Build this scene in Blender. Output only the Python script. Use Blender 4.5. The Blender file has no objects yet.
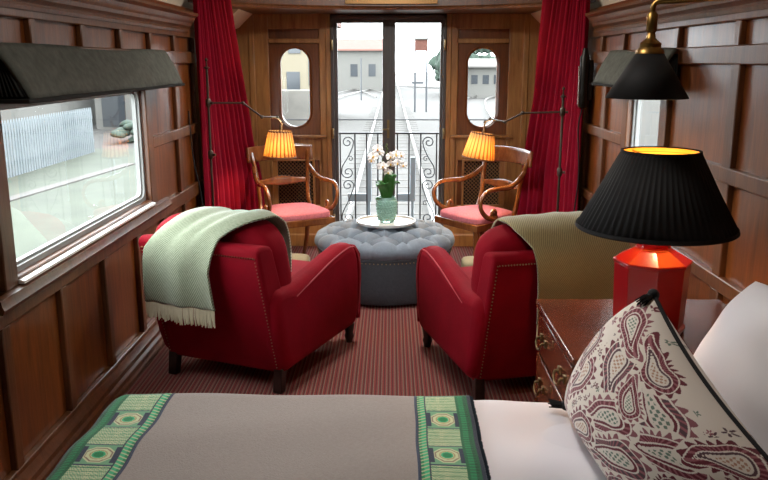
import bpy, bmesh, math, random
import numpy as np
from mathutils import Vector, Matrix
random.seed(7)
rng = np.random.default_rng(7)
C = bpy.context.scene.collection
PI = math.pi
sin, cos = math.sin, math.cos

# ------------------------------------------------------------------ camera
CAM_H = 1.64
FPX = 785.0
PITCH = math.radians(12.8)
YAW = math.atan(7 / 785.0)
cd = bpy.data.cameras.new('camera')
cam = bpy.data.objects.new('camera', cd)
C.objects.link(cam)
cam.location = (0, 0, CAM_H)
cam.rotation_euler = (PI / 2 - PITCH, 0, YAW)
cd.sensor_width = 36
cd.lens = 36 * FPX / 768
cd.clip_start = 0.05
cd.clip_end = 500
bpy.context.scene.camera = cam


def ray(px, py):
    sP, cP, sY, cY = sin(PITCH), cos(PITCH), sin(YAW), cos(YAW)
    r, u = (px - 384) / FPX, (240 - py) / FPX
    return Vector((-sY * cP + r * cY - u * sY * sP, cY * cP + r * sY + u * cY * sP, -sP + u * cP))


def atY(px, py, y):
    d = ray(px, py)
    return Vector((0, 0, CAM_H)) + d * (y / d.y)


# ------------------------------------------------------------------ colour + materials
def lin(h):
    h = h.lstrip('#')
    v = [int(h[i:i + 2], 16) / 255 for i in (0, 2, 4)]
    return tuple((x / 12.92 if x <= .04045 else ((x + .055) / 1.055) ** 2.4) for x in v) + (1.0,)


def new_mat(name):
    m = bpy.data.materials.new(name)
    m.use_nodes = True
    nt = m.node_tree
    return m, nt, nt.nodes['Principled BSDF']


def mat(name, col, rough=.6, metal=0., var=.12, scale=12., bump=0., bscale=60., sheen=0., coat=0., spec=.5):
    m, nt, b = new_mat(name)
    c = lin(col) if isinstance(col, str) else tuple(col) + (1.,)
    b.inputs['Roughness'].default_value = rough
    b.inputs['Metallic'].default_value = metal
    b.inputs['Specular IOR Level'].default_value = spec
    if sheen:
        b.inputs['Sheen Weight'].default_value = sheen
        b.inputs['Sheen Roughness'].default_value = .4
        b.inputs['Sheen Tint'].default_value = tuple(min(1, x * 2 + .05) for x in c[:3]) + (1,)
    if coat:
        b.inputs['Coat Weight'].default_value = coat
        b.inputs['Coat Roughness'].default_value = .12
    tc = nt.nodes.new('ShaderNodeTexCoord')
    n = nt.nodes.new('ShaderNodeTexNoise')
    n.inputs['Scale'].default_value = scale
    n.inputs['Detail'].default_value = 4
    nt.links.new(tc.outputs['Object'], n.inputs['Vector'])
    mx = nt.nodes.new('ShaderNodeMix')
    mx.data_type = 'RGBA'
    mx.inputs[6].default_value = tuple(x * (1 - var) for x in c[:3]) + (1,)
    mx.inputs[7].default_value = tuple(min(1, x * (1 + var)) for x in c[:3]) + (1,)
    nt.links.new(n.outputs['Fac'], mx.inputs[0])
    nt.links.new(mx.outputs[2], b.inputs['Base Color'])
    if bump:
        n2 = nt.nodes.new('ShaderNodeTexNoise')
        n2.inputs['Scale'].default_value = bscale
        n2.inputs['Detail'].default_value = 3
        nt.links.new(tc.outputs['Object'], n2.inputs['Vector'])
        bp = nt.nodes.new('ShaderNodeBump')
        bp.inputs['Strength'].default_value = bump
        bp.inputs['Distance'].default_value = .01
        nt.links.new(n2.outputs['Fac'], bp.inputs['Height'])
        nt.links.new(bp.outputs['Normal'], b.inputs['Normal'])
    return m


def wood(name, dark, light, rough=.3, grain=(14, 14, 1.4), coat=.3, bump=.08):
    m, nt, b = new_mat(name)
    tc = nt.nodes.new('ShaderNodeTexCoord')
    mp = nt.nodes.new('ShaderNodeMapping')
    mp.inputs['Scale'].default_value = grain
    nt.links.new(tc.outputs['Object'], mp.inputs['Vector'])
    n = nt.nodes.new('ShaderNodeTexNoise')
    n.inputs['Scale'].default_value = 2.2
    n.inputs['Detail'].default_value = 8
    n.inputs['Roughness'].default_value = .62
    n.inputs['Distortion'].default_value = .6
    nt.links.new(mp.outputs['Vector'], n.inputs['Vector'])
    big = nt.nodes.new('ShaderNodeTexNoise')
    big.inputs['Scale'].default_value = 1.7
    big.inputs['Detail'].default_value = 2
    nt.links.new(tc.outputs['Object'], big.inputs['Vector'])
    fl = nt.nodes.new('ShaderNodeTexNoise')       # medullary flecks of quarter-sawn oak
    fl.inputs['Scale'].default_value = 9
    fl.inputs['Detail'].default_value = 5
    nt.links.new(mp.outputs['Vector'], fl.inputs['Vector'])
    ad = nt.nodes.new('ShaderNodeMath')
    ad.operation = 'MULTIPLY_ADD'
    ad.inputs[1].default_value = .45
    nt.links.new(big.outputs['Fac'], ad.inputs[0])
    ad2 = nt.nodes.new('ShaderNodeMath')
    ad2.operation = 'MULTIPLY'
    ad2.inputs[1].default_value = .55
    nt.links.new(n.outputs['Fac'], ad2.inputs[0])
    nt.links.new(ad2.outputs[0], ad.inputs[2])
    r = nt.nodes.new('ShaderNodeValToRGB')
    r.color_ramp.elements[0].position = .34
    r.color_ramp.elements[0].color = lin(dark)
    r.color_ramp.elements[1].position = .68
    r.color_ramp.elements[1].color = lin(light)
    nt.links.new(ad.outputs[0], r.inputs[0])
    nt.links.new(r.outputs[0], b.inputs['Base Color'])
    b.inputs['Roughness'].default_value = rough
    b.inputs['Coat Weight'].default_value = coat
    b.inputs['Coat Roughness'].default_value = .2
    bp = nt.nodes.new('ShaderNodeBump')
    bp.inputs['Strength'].default_value = bump
    bp.inputs['Distance'].default_value = .01
    nt.links.new(fl.outputs['Fac'], bp.inputs['Height'])
    nt.links.new(bp.outputs['Normal'], b.inputs['Normal'])
    return m


def vcol_mat(name, rough=.85, sheen=.2, bump=.15, bscale=300):
    m, nt, b = new_mat(name)
    a = nt.nodes.new('ShaderNodeAttribute')
    a.attribute_name = 'Col'
    nt.links.new(a.outputs['Color'], b.inputs['Base Color'])
    b.inputs['Roughness'].default_value = rough
    b.inputs['Sheen Weight'].default_value = sheen
    b.inputs['Specular IOR Level'].default_value = .25
    tc = nt.nodes.new('ShaderNodeTexCoord')
    n2 = nt.nodes.new('ShaderNodeTexNoise')
    n2.inputs['Scale'].default_value = bscale
    nt.links.new(tc.outputs['Object'], n2.inputs['Vector'])
    bp = nt.nodes.new('ShaderNodeBump')
    bp.inputs['Strength'].default_value = bump
    bp.inputs['Distance'].default_value = .004
    nt.links.new(n2.outputs['Fac'], bp.inputs['Height'])
    nt.links.new(bp.outputs['Normal'], b.inputs['Normal'])
    return m


def glass_mat(name, tint=(1, 1, 1), refl=1.0):
    m, nt, b = new_mat(name)
    nt.nodes.remove(b)
    out = nt.nodes['Material Output']
    t = nt.nodes.new('ShaderNodeBsdfTransparent')
    t.inputs['Color'].default_value = tuple(tint) + (1,)
    g = nt.nodes.new('ShaderNodeBsdfGlossy')
    g.inputs['Roughness'].default_value = .02
    f = nt.nodes.new('ShaderNodeFresnel')
    f.inputs['IOR'].default_value = 1.45
    mu = nt.nodes.new('ShaderNodeMath')
    mu.operation = 'MULTIPLY'
    mu.inputs[1].default_value = refl
    nt.links.new(f.outputs[0], mu.inputs[0])
    mx = nt.nodes.new('ShaderNodeMixShader')
    nt.links.new(mu.outputs[0], mx.inputs[0])
    nt.links.new(t.outputs[0], mx.inputs[1])
    nt.links.new(g.outputs[0], mx.inputs[2])
    nt.links.new(mx.outputs[0], out.inputs['Surface'])
    return m


def shade_fabric(name, col, trans=.55):
    m, nt, b = new_mat(name)
    out = nt.nodes['Material Output']
    b.inputs['Base Color'].default_value = lin(col)
    b.inputs['Roughness'].default_value = .8
    t = nt.nodes.new('ShaderNodeBsdfTranslucent')
    t.inputs['Color'].default_value = lin(col)
    mx = nt.nodes.new('ShaderNodeMixShader')
    mx.inputs[0].default_value = trans
    nt.links.new(b.outputs[0], mx.inputs[1])
    nt.links.new(t.outputs[0], mx.inputs[2])
    nt.links.new(mx.outputs[0], out.inputs['Surface'])
    return m


def twill(name, c1, c2, scale=160., rough=.9, c3=None):
    """herringbone / tweed weave: diagonal waves flipping in bands"""
    m, nt, b = new_mat(name)
    tc = nt.nodes.new('ShaderNodeTexCoord')
    w = nt.nodes.new('ShaderNodeTexWave')
    w.wave_type = 'BANDS'
    w.bands_direction = 'DIAGONAL'
    w.inputs['Scale'].default_value = scale
    w.inputs['Distortion'].default_value = 1.5
    nt.links.new(tc.outputs['UV'], w.inputs['Vector'])
    n = nt.nodes.new('ShaderNodeTexNoise')
    n.inputs['Scale'].default_value = 70
    n.inputs['Detail'].default_value = 4
    nt.links.new(tc.outputs['Object'], n.inputs['Vector'])
    a = nt.nodes.new('ShaderNodeMath')
    a.operation = 'MULTIPLY_ADD'
    a.inputs[1].default_value = .35
    nt.links.new(n.outputs['Fac'], a.inputs[0])
    h = nt.nodes.new('ShaderNodeMath')
    h.operation = 'MULTIPLY'
    h.inputs[1].default_value = .65
    nt.links.new(w.outputs['Fac'], h.inputs[0])
    nt.links.new(h.outputs[0], a.inputs[2])
    r = nt.nodes.new('ShaderNodeValToRGB')
    r.color_ramp.elements[0].position = .2
    r.color_ramp.elements[0].color = lin(c1)
    r.color_ramp.elements[1].position = .8
    r.color_ramp.elements[1].color = lin(c2)
    nt.links.new(a.outputs[0], r.inputs[0])
    nt.links.new(r.outputs[0], b.inputs['Base Color'])
    b.inputs['Roughness'].default_value = rough
    b.inputs['Sheen Weight'].default_value = .35
    b.inputs['Specular IOR Level'].default_value = .2
    bp = nt.nodes.new('ShaderNodeBump')
    bp.inputs['Strength'].default_value = .3
    bp.inputs['Distance'].default_value = .003
    nt.links.new(a.outputs[0], bp.inputs['Height'])
    nt.links.new(bp.outputs['Normal'], b.inputs['Normal'])
    return m


def carpet_mat():
    m, nt, b = new_mat('striped_carpet')
    tc = nt.nodes.new('ShaderNodeTexCoord')
    sx = nt.nodes.new('ShaderNodeSeparateXYZ')
    nt.links.new(tc.outputs['Object'], sx.inputs[0])

    def stripe(period, phase):
        a = nt.nodes.new('ShaderNodeMath'); a.operation = 'MULTIPLY_ADD'
        a.inputs[1].default_value = 1 / period; a.inputs[2].default_value = phase
        nt.links.new(sx.outputs['X'], a.inputs[0])
        f = nt.nodes.new('ShaderNodeMath'); f.operation = 'FRACT'
        nt.links.new(a.outputs[0], f.inputs[0])
        return f.outputs[0]
    r = nt.nodes.new('ShaderNodeValToRGB')
    cr = r.color_ramp
    cr.interpolation = 'CONSTANT'
    cols = [(0, '#7e3a38'), (.2, '#5a3431'), (.32, '#844644'), (.48, '#74675a'), (.6, '#733735'), (.74, '#4b322e'), (.84, '#804b47'), (.92, '#7b7062')]
    cr.elements[0].position, cr.elements[0].color = cols[0][0], lin(cols[0][1])
    cr.elements[1].position, cr.elements[1].color = cols[1][0], lin(cols[1][1])
    for p, c in cols[2:]:
        e = cr.elements.new(p)
        e.color = lin(c)
    nt.links.new(stripe(.043, 0), r.inputs[0])
    n = nt.nodes.new('ShaderNodeTexNoise')
    n.inputs['Scale'].default_value = 130
    n.inputs['Detail'].default_value = 3
    nt.links.new(tc.outputs['Object'], n.inputs['Vector'])
    mx = nt.nodes.new('ShaderNodeMix')
    mx.data_type = 'RGBA'
    mx.blend_type = 'OVERLAY'
    mx.inputs[0].default_value = .5
    nt.links.new(r.outputs[0], mx.inputs[6])
    nt.links.new(n.outputs['Fac'], mx.inputs[7])
    nt.links.new(mx.outputs[2], b.inputs['Base Color'])
    b.inputs['Roughness'].default_value = .95
    b.inputs['Specular IOR Level'].default_value = .15
    bp = nt.nodes.new('ShaderNodeBump')
    bp.inputs['Strength'].default_value = .4
    bp.inputs['Distance'].default_value = .004
    nt.links.new(n.outputs['Fac'], bp.inputs['Height'])
    nt.links.new(bp.outputs['Normal'], b.inputs['Normal'])
    return m


M = {}
M['side_wood'] = wood('panel_mahogany', '#4a2209', '#8c4e1c', rough=.36, coat=.35)
M['frame_wood'] = wood('frame_mahogany', '#42240f', '#7b4c28', rough=.40, coat=.2)
M['end_wood'] = wood('end_wall_oak', '#7a4d28', '#bb8b52', rough=.36, coat=.3)
M['end_dark'] = wood('oval_panel_wood', '#4a260f', '#834c22', rough=.34)
M['chest_wood'] = wood('chest_mahogany', '#3a160a', '#7a3a18', rough=.26, grain=(1.4, 14, 14), coat=.35, bump=.02)
M['chair_wood'] = wood('polished_chair_wood', '#55290f', '#9c6232', rough=.22, grain=(9, 9, 3), coat=.6, bump=.02)
M['dark_leg'] = wood('ebonised_leg_wood', '#120a08', '#2a1712', rough=.35)
M['red_velvet'] = mat('red_velvet', '#7d0517', .8, var=.22, scale=9, sheen=.22, bump=.1, bscale=90, spec=.1)
M['red_curtain'] = mat('crimson_curtain_cloth', '#800822', .8, var=.15, scale=6, sheen=.25, bump=.08, bscale=200, spec=.12)
M['piping'] = mat('red_piping', '#a5343c', .7, var=.1)
M['nail'] = mat('nailheads', '#8f7a58', .4, 1., var=.05)
M['black_metal'] = mat('black_metal', '#17140f', .4, .6, var=.1)
M['bronze'] = mat('bronze_lamp_arm', '#4d443b', .38, .85, var=.15)
M['brass'] = mat('brass', '#8a6c3c', .36, 1., var=.12)
M['old_brass'] = mat('aged_brass', '#7c6a4a', .35, 1., var=.2)
M['chrome'] = mat('polished_metal', '#b9b5ad', .25, 1., var=.05)
M['alu'] = mat('aluminium_window_frame', '#8a8b88', .5, .3, var=.05)
M['sill'] = mat('pale_sill', '#ece9e2', .45, 0, var=.05)
M['door_grey'] = mat('dark_grey_door_paint', '#4a4543', .45, 0, var=.08)
M['cream'] = mat('cream_ceiling', '#d8cdb6', .7, var=.05)
M['pelmet'] = mat('charcoal_pelmet_felt', '#54564f', .95, var=.5, scale=28, bump=.25, bscale=120, spec=.15)
M['pleat_dark'] = mat('dark_pleated_cloth', '#262624', .9, var=.2, spec=.15)
M['glass'] = glass_mat('window_glass', (.97, .99, .98), .14)
M['carpet'] = carpet_mat()
M['ottoman'] = mat('slate_linen', '#76808a', .9, var=.15, scale=70, bump=.2, bscale=220, sheen=.3, spec=.2)
M['ottoman_skirt'] = mat('slate_linen_skirt', '#4a4f54', .92, var=.2, scale=60, bump=.3, bscale=180, sheen=.2, spec=.2)
M['pink'] = mat('rose_seat_fabric', '#bd6e78', .85, var=.4, scale=70, bump=.15, sheen=.25, spec=.25)
M['white_cloth'] = mat('white_linen', '#e4e2e8', .85, var=.03, scale=5, bump=.12, bscale=7, sheen=.15, spec=.2)
M['pillow_white'] = mat('white_pillow_cotton', '#e6e5e8', .85, var=.03, scale=5, bump=.15, bscale=9, sheen=.15, spec=.2)
M['taupe'] = mat('taupe_wool', '#a39a94', .95, var=.14, scale=120, bump=.35, bscale=240, sheen=.35, spec=.15)
M['sage'] = twill('sage_herringbone_wool', '#6a7459', '#a6ae95', 24)
M['olive'] = twill('olive_tweed_wool', '#7a6f4c', '#9c9268', 30)
M['fringe'] = mat('cream_fringe_yarn', '#c9c0a4', .9, var=.12, scale=40)
M['pattern'] = vcol_mat('printed_cloth')
M['woven'] = vcol_mat('woven_band_cloth', bump=.4, bscale=400)
M['black_cord'] = mat('black_cord', '#0e0d10', .85, var=.2)
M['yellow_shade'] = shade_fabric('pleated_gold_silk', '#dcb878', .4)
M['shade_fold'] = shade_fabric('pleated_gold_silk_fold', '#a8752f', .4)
M['shade_trim'] = mat('brown_shade_trim', '#6d4526', .7)
M['black_shade'] = mat('black_pleated_shade', '#0d0c0d', .75, var=.2, scale=30, spec=.3)
M['gold_lining'] = mat('gold_shade_lining', '#e0a23a', .5, 0, var=.03)
M['red_lacquer'] = mat('red_lacquer', '#a30e14', .28, var=.08, coat=.5)
M['leaf'] = mat('orchid_leaf', '#2f6a25', .4, var=.3, scale=20)
M['petal'] = mat('orchid_petal', '#f4f1ee', .6, var=.03)
M['lip'] = mat('orchid_lip', '#c9a24b', .6)
M['stem'] = mat('orchid_stem', '#4b5a2a', .6)
M['tray'] = mat('white_lacquer_tray', '#d8d6d2', .25, var=.03, coat=.3)
M['grille'] = mat('brass_mesh', '#8a6a44', .4, .8)
M['grille_back'] = mat('grille_backing', '#20140d', .9)
M['iron'] = mat('wrought_iron', '#3d4044', .5, .3, var=.1)
M['steel_blue'] = mat('blue_grey_plate', '#9fb0bb', .6, .1, var=.1)
M['olive_stool'] = mat('olive_stool_fabric', '#8b8062', .9, var=.15, bump=.1)


def vase_mat():
    m, nt, b = new_mat('green_hobnail_glass')
    b.inputs['Base Color'].default_value = lin('#b9e6d8')
    b.inputs['Roughness'].default_value = .08
    b.inputs['Transmission Weight'].default_value = .6
    b.inputs['IOR'].default_value = 1.45
    return m


M['vase'] = vase_mat()


# ------------------------------------------------------------------ object helpers
def tag(o, label=None, cat=None, group=None, kind=None):
    if label: o['label'] = label
    if cat: o['category'] = cat
    if group: o['group'] = group
    if kind: o['kind'] = kind
    return o


def thing(name, label, cat, loc=(0, 0, 0), rz=0., group=None, kind=None):
    o = bpy.data.objects.new(name, None)
    C.objects.link(o)
    o.location = loc
    o.rotation_euler = (0, 0, rz)
    o.empty_display_size = .1
    return tag(o, label, cat, group, kind)


class MB:
    def __init__(self):
        self.bm = bmesh.new()

    def box(self, x0, x1, y0, y1, z0, z1):
        vs = [self.bm.verts.new(p) for p in ((x0, y0, z0), (x1, y0, z0), (x1, y1, z0), (x0, y1, z0), (x0, y0, z1), (x1, y0, z1), (x1, y1, z1), (x0, y1, z1))]
        for f in ((3, 2, 1, 0), (4, 5, 6, 7), (0, 1, 5, 4), (1, 2, 6, 5), (2, 3, 7, 6), (3, 0, 4, 7)):
            self.bm.faces.new([vs[i] for i in f])
        return self

    def rings(self, rings, close_u=True, cap=True):
        """list of equally long point rings -> skinned surface"""
        rv = [[self.bm.verts.new(p) for p in r] for r in rings]
        n = len(rv[0])
        for a, b in zip(rv, rv[1:]):
            for i in range(n if close_u else n - 1):
                j = (i + 1) % n
                self.bm.faces.new((a[i], a[j], b[j], b[i]))
        if cap and close_u:
            self.bm.faces.new(list(reversed(rv[0])))
            self.bm.faces.new(rv[-1])
        return self

    def lathe(self, prof, c=(0, 0, 0), n=32, mod=None, cap=True, phase=0.):
        rs = []
        for i, (r, z) in enumerate(prof):
            ring = []
            for k in range(n):
                t = 2 * PI * k / n + phase
                rr = r if mod is None else r * mod(t, i)
                ring.append((c[0] + rr * cos(t), c[1] + rr * sin(t), c[2] + z))
            rs.append(ring)
        return self.rings(rs, True, cap)

    def tube(self, pts, r, n=10, cap=True, flat=None):
        pts = [Vector(p) for p in pts]
        rr = r if isinstance(r, (list, tuple)) else [r] * len(pts)
        rs, up = [], None
        for i, p in enumerate(pts):
            d = (pts[min(i + 1, len(pts) - 1)] - pts[max(i - 1, 0)])
            d = d.normalized() if d.length > 1e-9 else Vector((0, 0, 1))
            if up is None:
                up = Vector((0, 0, 1)) if abs(d.z) < .9 else Vector((1, 0, 0))
            s = d.cross(up)
            s = s.normalized() if s.length > 1e-6 else d.orthogonal().normalized()
            up = s.cross(d).normalized()
            k2 = 1. if flat is None else flat
            rs.append([p + (s * cos(2 * PI * k / n) * rr[i] * k2 + up * sin(2 * PI * k / n) * rr[i]) for k in range(n)])
        return self.rings(rs, True, cap)

    def prism(self, poly, axis, a, b):
        """poly in the two other axes extruded along axis"""
        def P(u, v, t):
            return {'x': (t, u, v), 'y': (u, t, v), 'z': (u, v, t)}[axis]
        A = [self.bm.verts.new(P(u, v, a)) for u, v in poly]
        B = [self.bm.verts.new(P(u, v, b)) for u, v in poly]
        n = len(poly)
        self.bm.faces.new(list(reversed(A)))
        self.bm.faces.new(B)
        for i in range(n):
            j = (i + 1) % n
            self.bm.faces.new((A[i], A[j], B[j], B[i]))
        return self

    def sphere(self, c, r, seg=12, sc=(1, 1, 1)):
        m = Matrix.Translation(c) @ Matrix.Diagonal((r * sc[0], r * sc[1], r * sc[2], 1))
        bmesh.ops.create_uvsphere(self.bm, u_segments=seg, v_segments=max(6, seg // 2), radius=1, matrix=m)
        return self

    def softbox(self, c, s, e=5., cuts=10, fn=None):
        """superellipsoid cushion: centre c, half sizes s"""
        t = bmesh.new()
        bmesh.ops.create_cube(t, size=2)
        bmesh.ops.subdivide_edges(t, edges=t.edges[:], cuts=cuts, use_grid_fill=True)
        mp = {}
        for v in t.verts:
            p = v.co
            k = (abs(p.x) ** e + abs(p.y) ** e + abs(p.z) ** e) ** (1 / e)
            q = p / k
            q = Vector((c[0] + q.x * s[0], c[1] + q.y * s[1], c[2] + q.z * s[2]))
            if fn: q = Vector(fn(q, p / k))
            mp[v] = self.bm.verts.new(q)
        for f in t.faces:
            self.bm.faces.new([mp[v] for v in f.verts])
        t.free()
        return self

    def build(self, name, m, parent=None, bevel=0., seg=2, smooth=True, angle=40, kind=None, subsurf=0, solid=0., label=None, loc=None):
        bmesh.ops.recalc_face_normals(self.bm, faces=self.bm.faces[:])
        me = bpy.data.meshes.new(name)
        self.bm.to_mesh(me)
        self.bm.free()
        if smooth:
            me.shade_smooth()
            me.set_sharp_from_angle(angle=math.radians(angle))
        o = bpy.data.objects.new(name, me)
        C.objects.link(o)
        me.materials.append(M[m] if isinstance(m, str) else m)
        if parent: o.parent = parent
        if loc: o.location = loc
        if solid:
            md = o.modifiers.new('solidify', 'SOLIDIFY')
            md.thickness = solid
            md.offset = 0
        if bevel:
            md = o.modifiers.new('bevel', 'BEVEL')
            md.width = bevel
            md.segments = seg
            md.limit_method = 'ANGLE'
            md.angle_limit = math.radians(35)
            md.harden_normals = False
        if subsurf:
            md = o.modifiers.new('subsurf', 'SUBSURF')
            md.levels = md.render_levels = subsurf
        if label: o['label'] = label
        if kind: o['kind'] = kind
        return o


def grid_mesh(name, m, fn, nu, nv, parent=None, solid=0., colfn=None, close=False, kind=None, uv=(1, 1), offset=0.):
    """parametric sheet fn(u,v)->xyz with UVs; colfn(U,V)->(n,3) linear colours"""
    us, vs = np.linspace(0, 1, nu), np.linspace(0, 1, nv)
    verts = [tuple(fn(u, v)) for v in vs for u in us]
    faces = [(j * nu + i, j * nu + i + 1, (j + 1) * nu + i + 1, (j + 1) * nu + i) for j in range(nv - 1) for i in range(nu - 1)]
    me = bpy.data.meshes.new(name)
    me.from_pydata(verts, [], faces)
    uvl = me.uv_layers.new(name='UVMap')
    li = np.empty(len(me.loops), dtype=np.int32)
    me.loops.foreach_get('vertex_index', li)
    U, V = np.meshgrid(us, vs)
    uvs = np.stack([U.ravel() * uv[0], V.ravel() * uv[1]], 1)[li]
    uvl.data.foreach_set('uv', uvs.astype(np.float32).ravel())
    if colfn is not None:
        col = colfn(U.ravel(), V.ravel())
        at = me.color_attributes.new('Col', 'FLOAT_COLOR', 'POINT')
        at.data.foreach_set('color', np.concatenate([col, np.ones((len(col), 1))], 1).astype(np.float32).ravel())
    me.shade_smooth()
    o = bpy.data.objects.new(name, me)
    C.objects.link(o)
    me.materials.append(M[m] if isinstance(m, str) else m)
    if parent: o.parent = parent
    if solid:
        md = o.modifiers.new('solidify', 'SOLIDIFY')
        md.thickness = solid
        md.offset = offset
    if kind: o['kind'] = kind
    return o


def struct(mb, name, m, parent=None, **k):
    return mb.build(name, m, parent, kind=None if parent else 'structure', **k)


def spline(pts, n=8):
    """Catmull-Rom through pts"""
    P = [Vector(p) for p in pts]
    P = [P[0] * 2 - P[1]] + P + [P[-1] * 2 - P[-2]]
    out = []
    for i in range(1, len(P) - 2):
        for k in range(n):
            t = k / n
            a, b, c, d = P[i - 1], P[i], P[i + 1], P[i + 2]
            out.append(.5 * ((2 * b) + (c - a) * t + (2 * a - 5 * b + 4 * c - d) * t * t + (3 * b - a - 3 * c + d) * t ** 3))
    out.append(P[-2])
    return out


def copy_tree(o, parent=None):
    c = o.copy()
    C.objects.link(c)
    if parent: c.parent = parent
    for ch in list(o.children):
        copy_tree(ch, c)
    return c


exec_sections = []
# ================================================================== THE CARRIAGE
WX = 1.38            # face of the side-wall frames
YE = 7.0             # face of the end wall
YB = -1.6            # back wall
struct(MB().box(-1.46, 1.46, YB, 7.12, -.06, 0), 'floor', 'carpet')

# left windows: (y0,y1,z0,z1)
LWIN = [(2.80, 4.47, .86, 1.50)]
RWIN = [(4.10, 4.66, .90, 1.50)]


def slab_with_openings(mb, x0, x1, wins, z1=2.0):
    ys = YB
    for (a, b, c, d) in sorted(wins):
        mb.box(x0, x1, ys, a, 0, z1)
        mb.box(x0, x1, a, b, 0, c)
        mb.box(x0, x1, a, b, d, z1)
        ys = b
    mb.box(x0, x1, ys, 7.06, 0, z1)


def yclip(segs, cut):
    out = []
    for a, b in segs:
        for (c, d) in cut:
            pass
        pieces = [(a, b)]
        for (c, d) in cut:
            nxt = []
            for (p, q) in pieces:
                if d <= p or c >= q: nxt.append((p, q))
                else:
                    if p < c: nxt.append((p, c))
                    if d < q: nxt.append((d, q))
            pieces = nxt
        out += pieces
    return out


def side_wall(s, wins, frieze, mains, lows, dadoz, lowz):
    name = 'wall_left' if s < 0 else 'wall_right'
    mb = MB()
    xa, xb = (-1.46, -1.408) if s < 0 else (1.408, 1.46)
    slab_with_openings(mb, xa, xb, wins)
    w = struct(mb, name, 'side_wood')
    f = MB()
    x0, x1 = (-1.41, -WX) if s < 0 else (WX, 1.41)
    cut = [(a - .09, b + .09) for (a, b, c, d) in wins]
    full = [(YB, 7.0)]
    f.box(x0, x1, YB, 7.0, 1.800, 1.86)
    f.box(x0, x1, YB, 7.0, 1.628, 1.706)
    for a, b in yclip(full, cut): f.box(x0, x1, a, b, dadoz[0], dadoz[1])
    f.box(x0, x1, YB, 7.0, lowz[0], lowz[1])
    f.box(x0, x1, YB, 7.0, .0, .16)
    xs0, xs1 = (-1.41, -WX - .0018) if s < 0 else (WX + .0018, 1.41)
    xc0, xc1 = (-1.41, -WX - .0009) if s < 0 else (WX + .0009, 1.41)
    for y in frieze: f.box(xs0, xs1, y - .026, y + .026, 1.7, 1.803)
    for (y, wd) in mains:
        if not any(c < y < d for c, d in cut): f.box(xs0, xs1, y - wd / 2, y + wd / 2, lowz[1] - .004, 1.632)
    for (a, b, c, d) in wins:      # casing round each window
        f.box(xc0, xc1, a - .10, a, c - .03, 1.632)
        f.box(xc0, xc1, b, b + .10, c - .03, 1.632)
        f.box(xs0, xs1, a, b, d, 1.632)
        f.box(xs0, xs1, a, b, lowz[1] - .002, c)
        f.box(xc0, xc1, a - .10, a, lowz[1] - .004, c - .03)
        f.box(xc0, xc1, b, b + .10, lowz[1] - .004, c - .03)
    for (y, wd) in lows: f.box(xs0, xs1, y - wd / 2, y + wd / 2, .155, lowz[0] + .004)
    f.build('panel_frame', 'frame_wood', w, bevel=.006, seg=2, angle=30)
    return w


fz_l = [3.125 + .51 * k for k in range(-9, 8)]
side_wall(-1, LWIN, fz_l, [(y, .09) for y in (-1.1, -.55, 0., 2.40, 5.16, 5.67, 6.18, 6.7)], [(3.18 + .51 * k, .06) for k in range(-9, 8)], (1.147, 1.215), (.71, .80))
st_r = [3.255, 3.945, 2.565, 1.875, 1.185, .5, 4.85, 5.35, 5.9, 6.45]
side_wall(1, RWIN, st_r, [(y, .085) for y in (3.245, 2.555, 1.865, 1.175, .5, 5.2, 5.7, 6.3)], [(y, .085) for y in (3.245, 2.555, 1.865, 1.175, .5, 3.945, 4.7, 5.2, 5.7, 6.3)], (1.147, 1.215), (.69, .755))

# crown mouldings, skirting mouldings, sill mouldings
for s, nm in ((-1, 'trim_1'), (1, 'trim_2')):
    prof = [(1.40, 1.83), (1.372, 1.83), (1.366, 1.845), (1.372, 1.856), (1.35, 1.872), (1.345, 1.89), (1.33, 1.905), (1.322, 1.925), (1.30, 1.94), (1.30, 1.955), (1.40, 1.955)]
    struct(MB().prism([(s * x, z) for x, z in prof], 'y', YB, 5.48), nm, 'frame_wood', angle=25)
for s, nm in ((-1, 'baseboard_left'), (1, 'baseboard_right')):
    prof = [(1.381, .0), (1.345, .0), (1.345, .02), (1.352, .035), (1.352, .06), (1.362, .075), (1.362, .10), (1.372, .115), (1.381, .14)]
    struct(MB().prism([(s * x, z) for x, z in prof], 'y', YB, 6.99), nm, 'frame_wood', angle=25)
prof = [(-1.381, .775), (-1.352, .775), (-1.345, .79), (-1.352, .805), (-1.356, .825), (-1.381, .83)]
struct(MB().prism(prof, 'y', 2.6, 4.75), 'trim_3', 'frame_wood', angle=25)

# ceiling: low arch
N = 28
arc = [(1.46 * cos(PI * k / N), 1.93 + .47 * sin(PI * k / N)) for k in range(N + 1)]
arc2 = [(1.52 * cos(PI * k / N), 1.93 + .53 * sin(PI * k / N)) for k in range(N, -1, -1)]
struct(MB().prism(arc + arc2, 'y', YB - .06, 7.12), 'ceiling', 'cream')
struct(MB().box(-1.46, 1.46, YB - .06, YB, 0, 2.45), 'wall_back', 'side_wood')


# --- end wall -----------------------------------------------------
OV = [(-.842, 1.415, .13, .34), (.797, 1.415, .13, .34)]      # cx, cz, half width, half height of the oval lights
DX0, DX1, DZ = -.526, .478, 2.03


def stadium(cx, cz, hw, hh, n=40):
    out = []
    for k in range(n):
        t = 2 * PI * (k + .5) / n
        x, z = hw * cos(t), hw * sin(t)
        z += (hh - hw) * (1 if sin(t) > 0 else -1)
        out.append((cx + x, cz + z))
    return out


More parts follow.
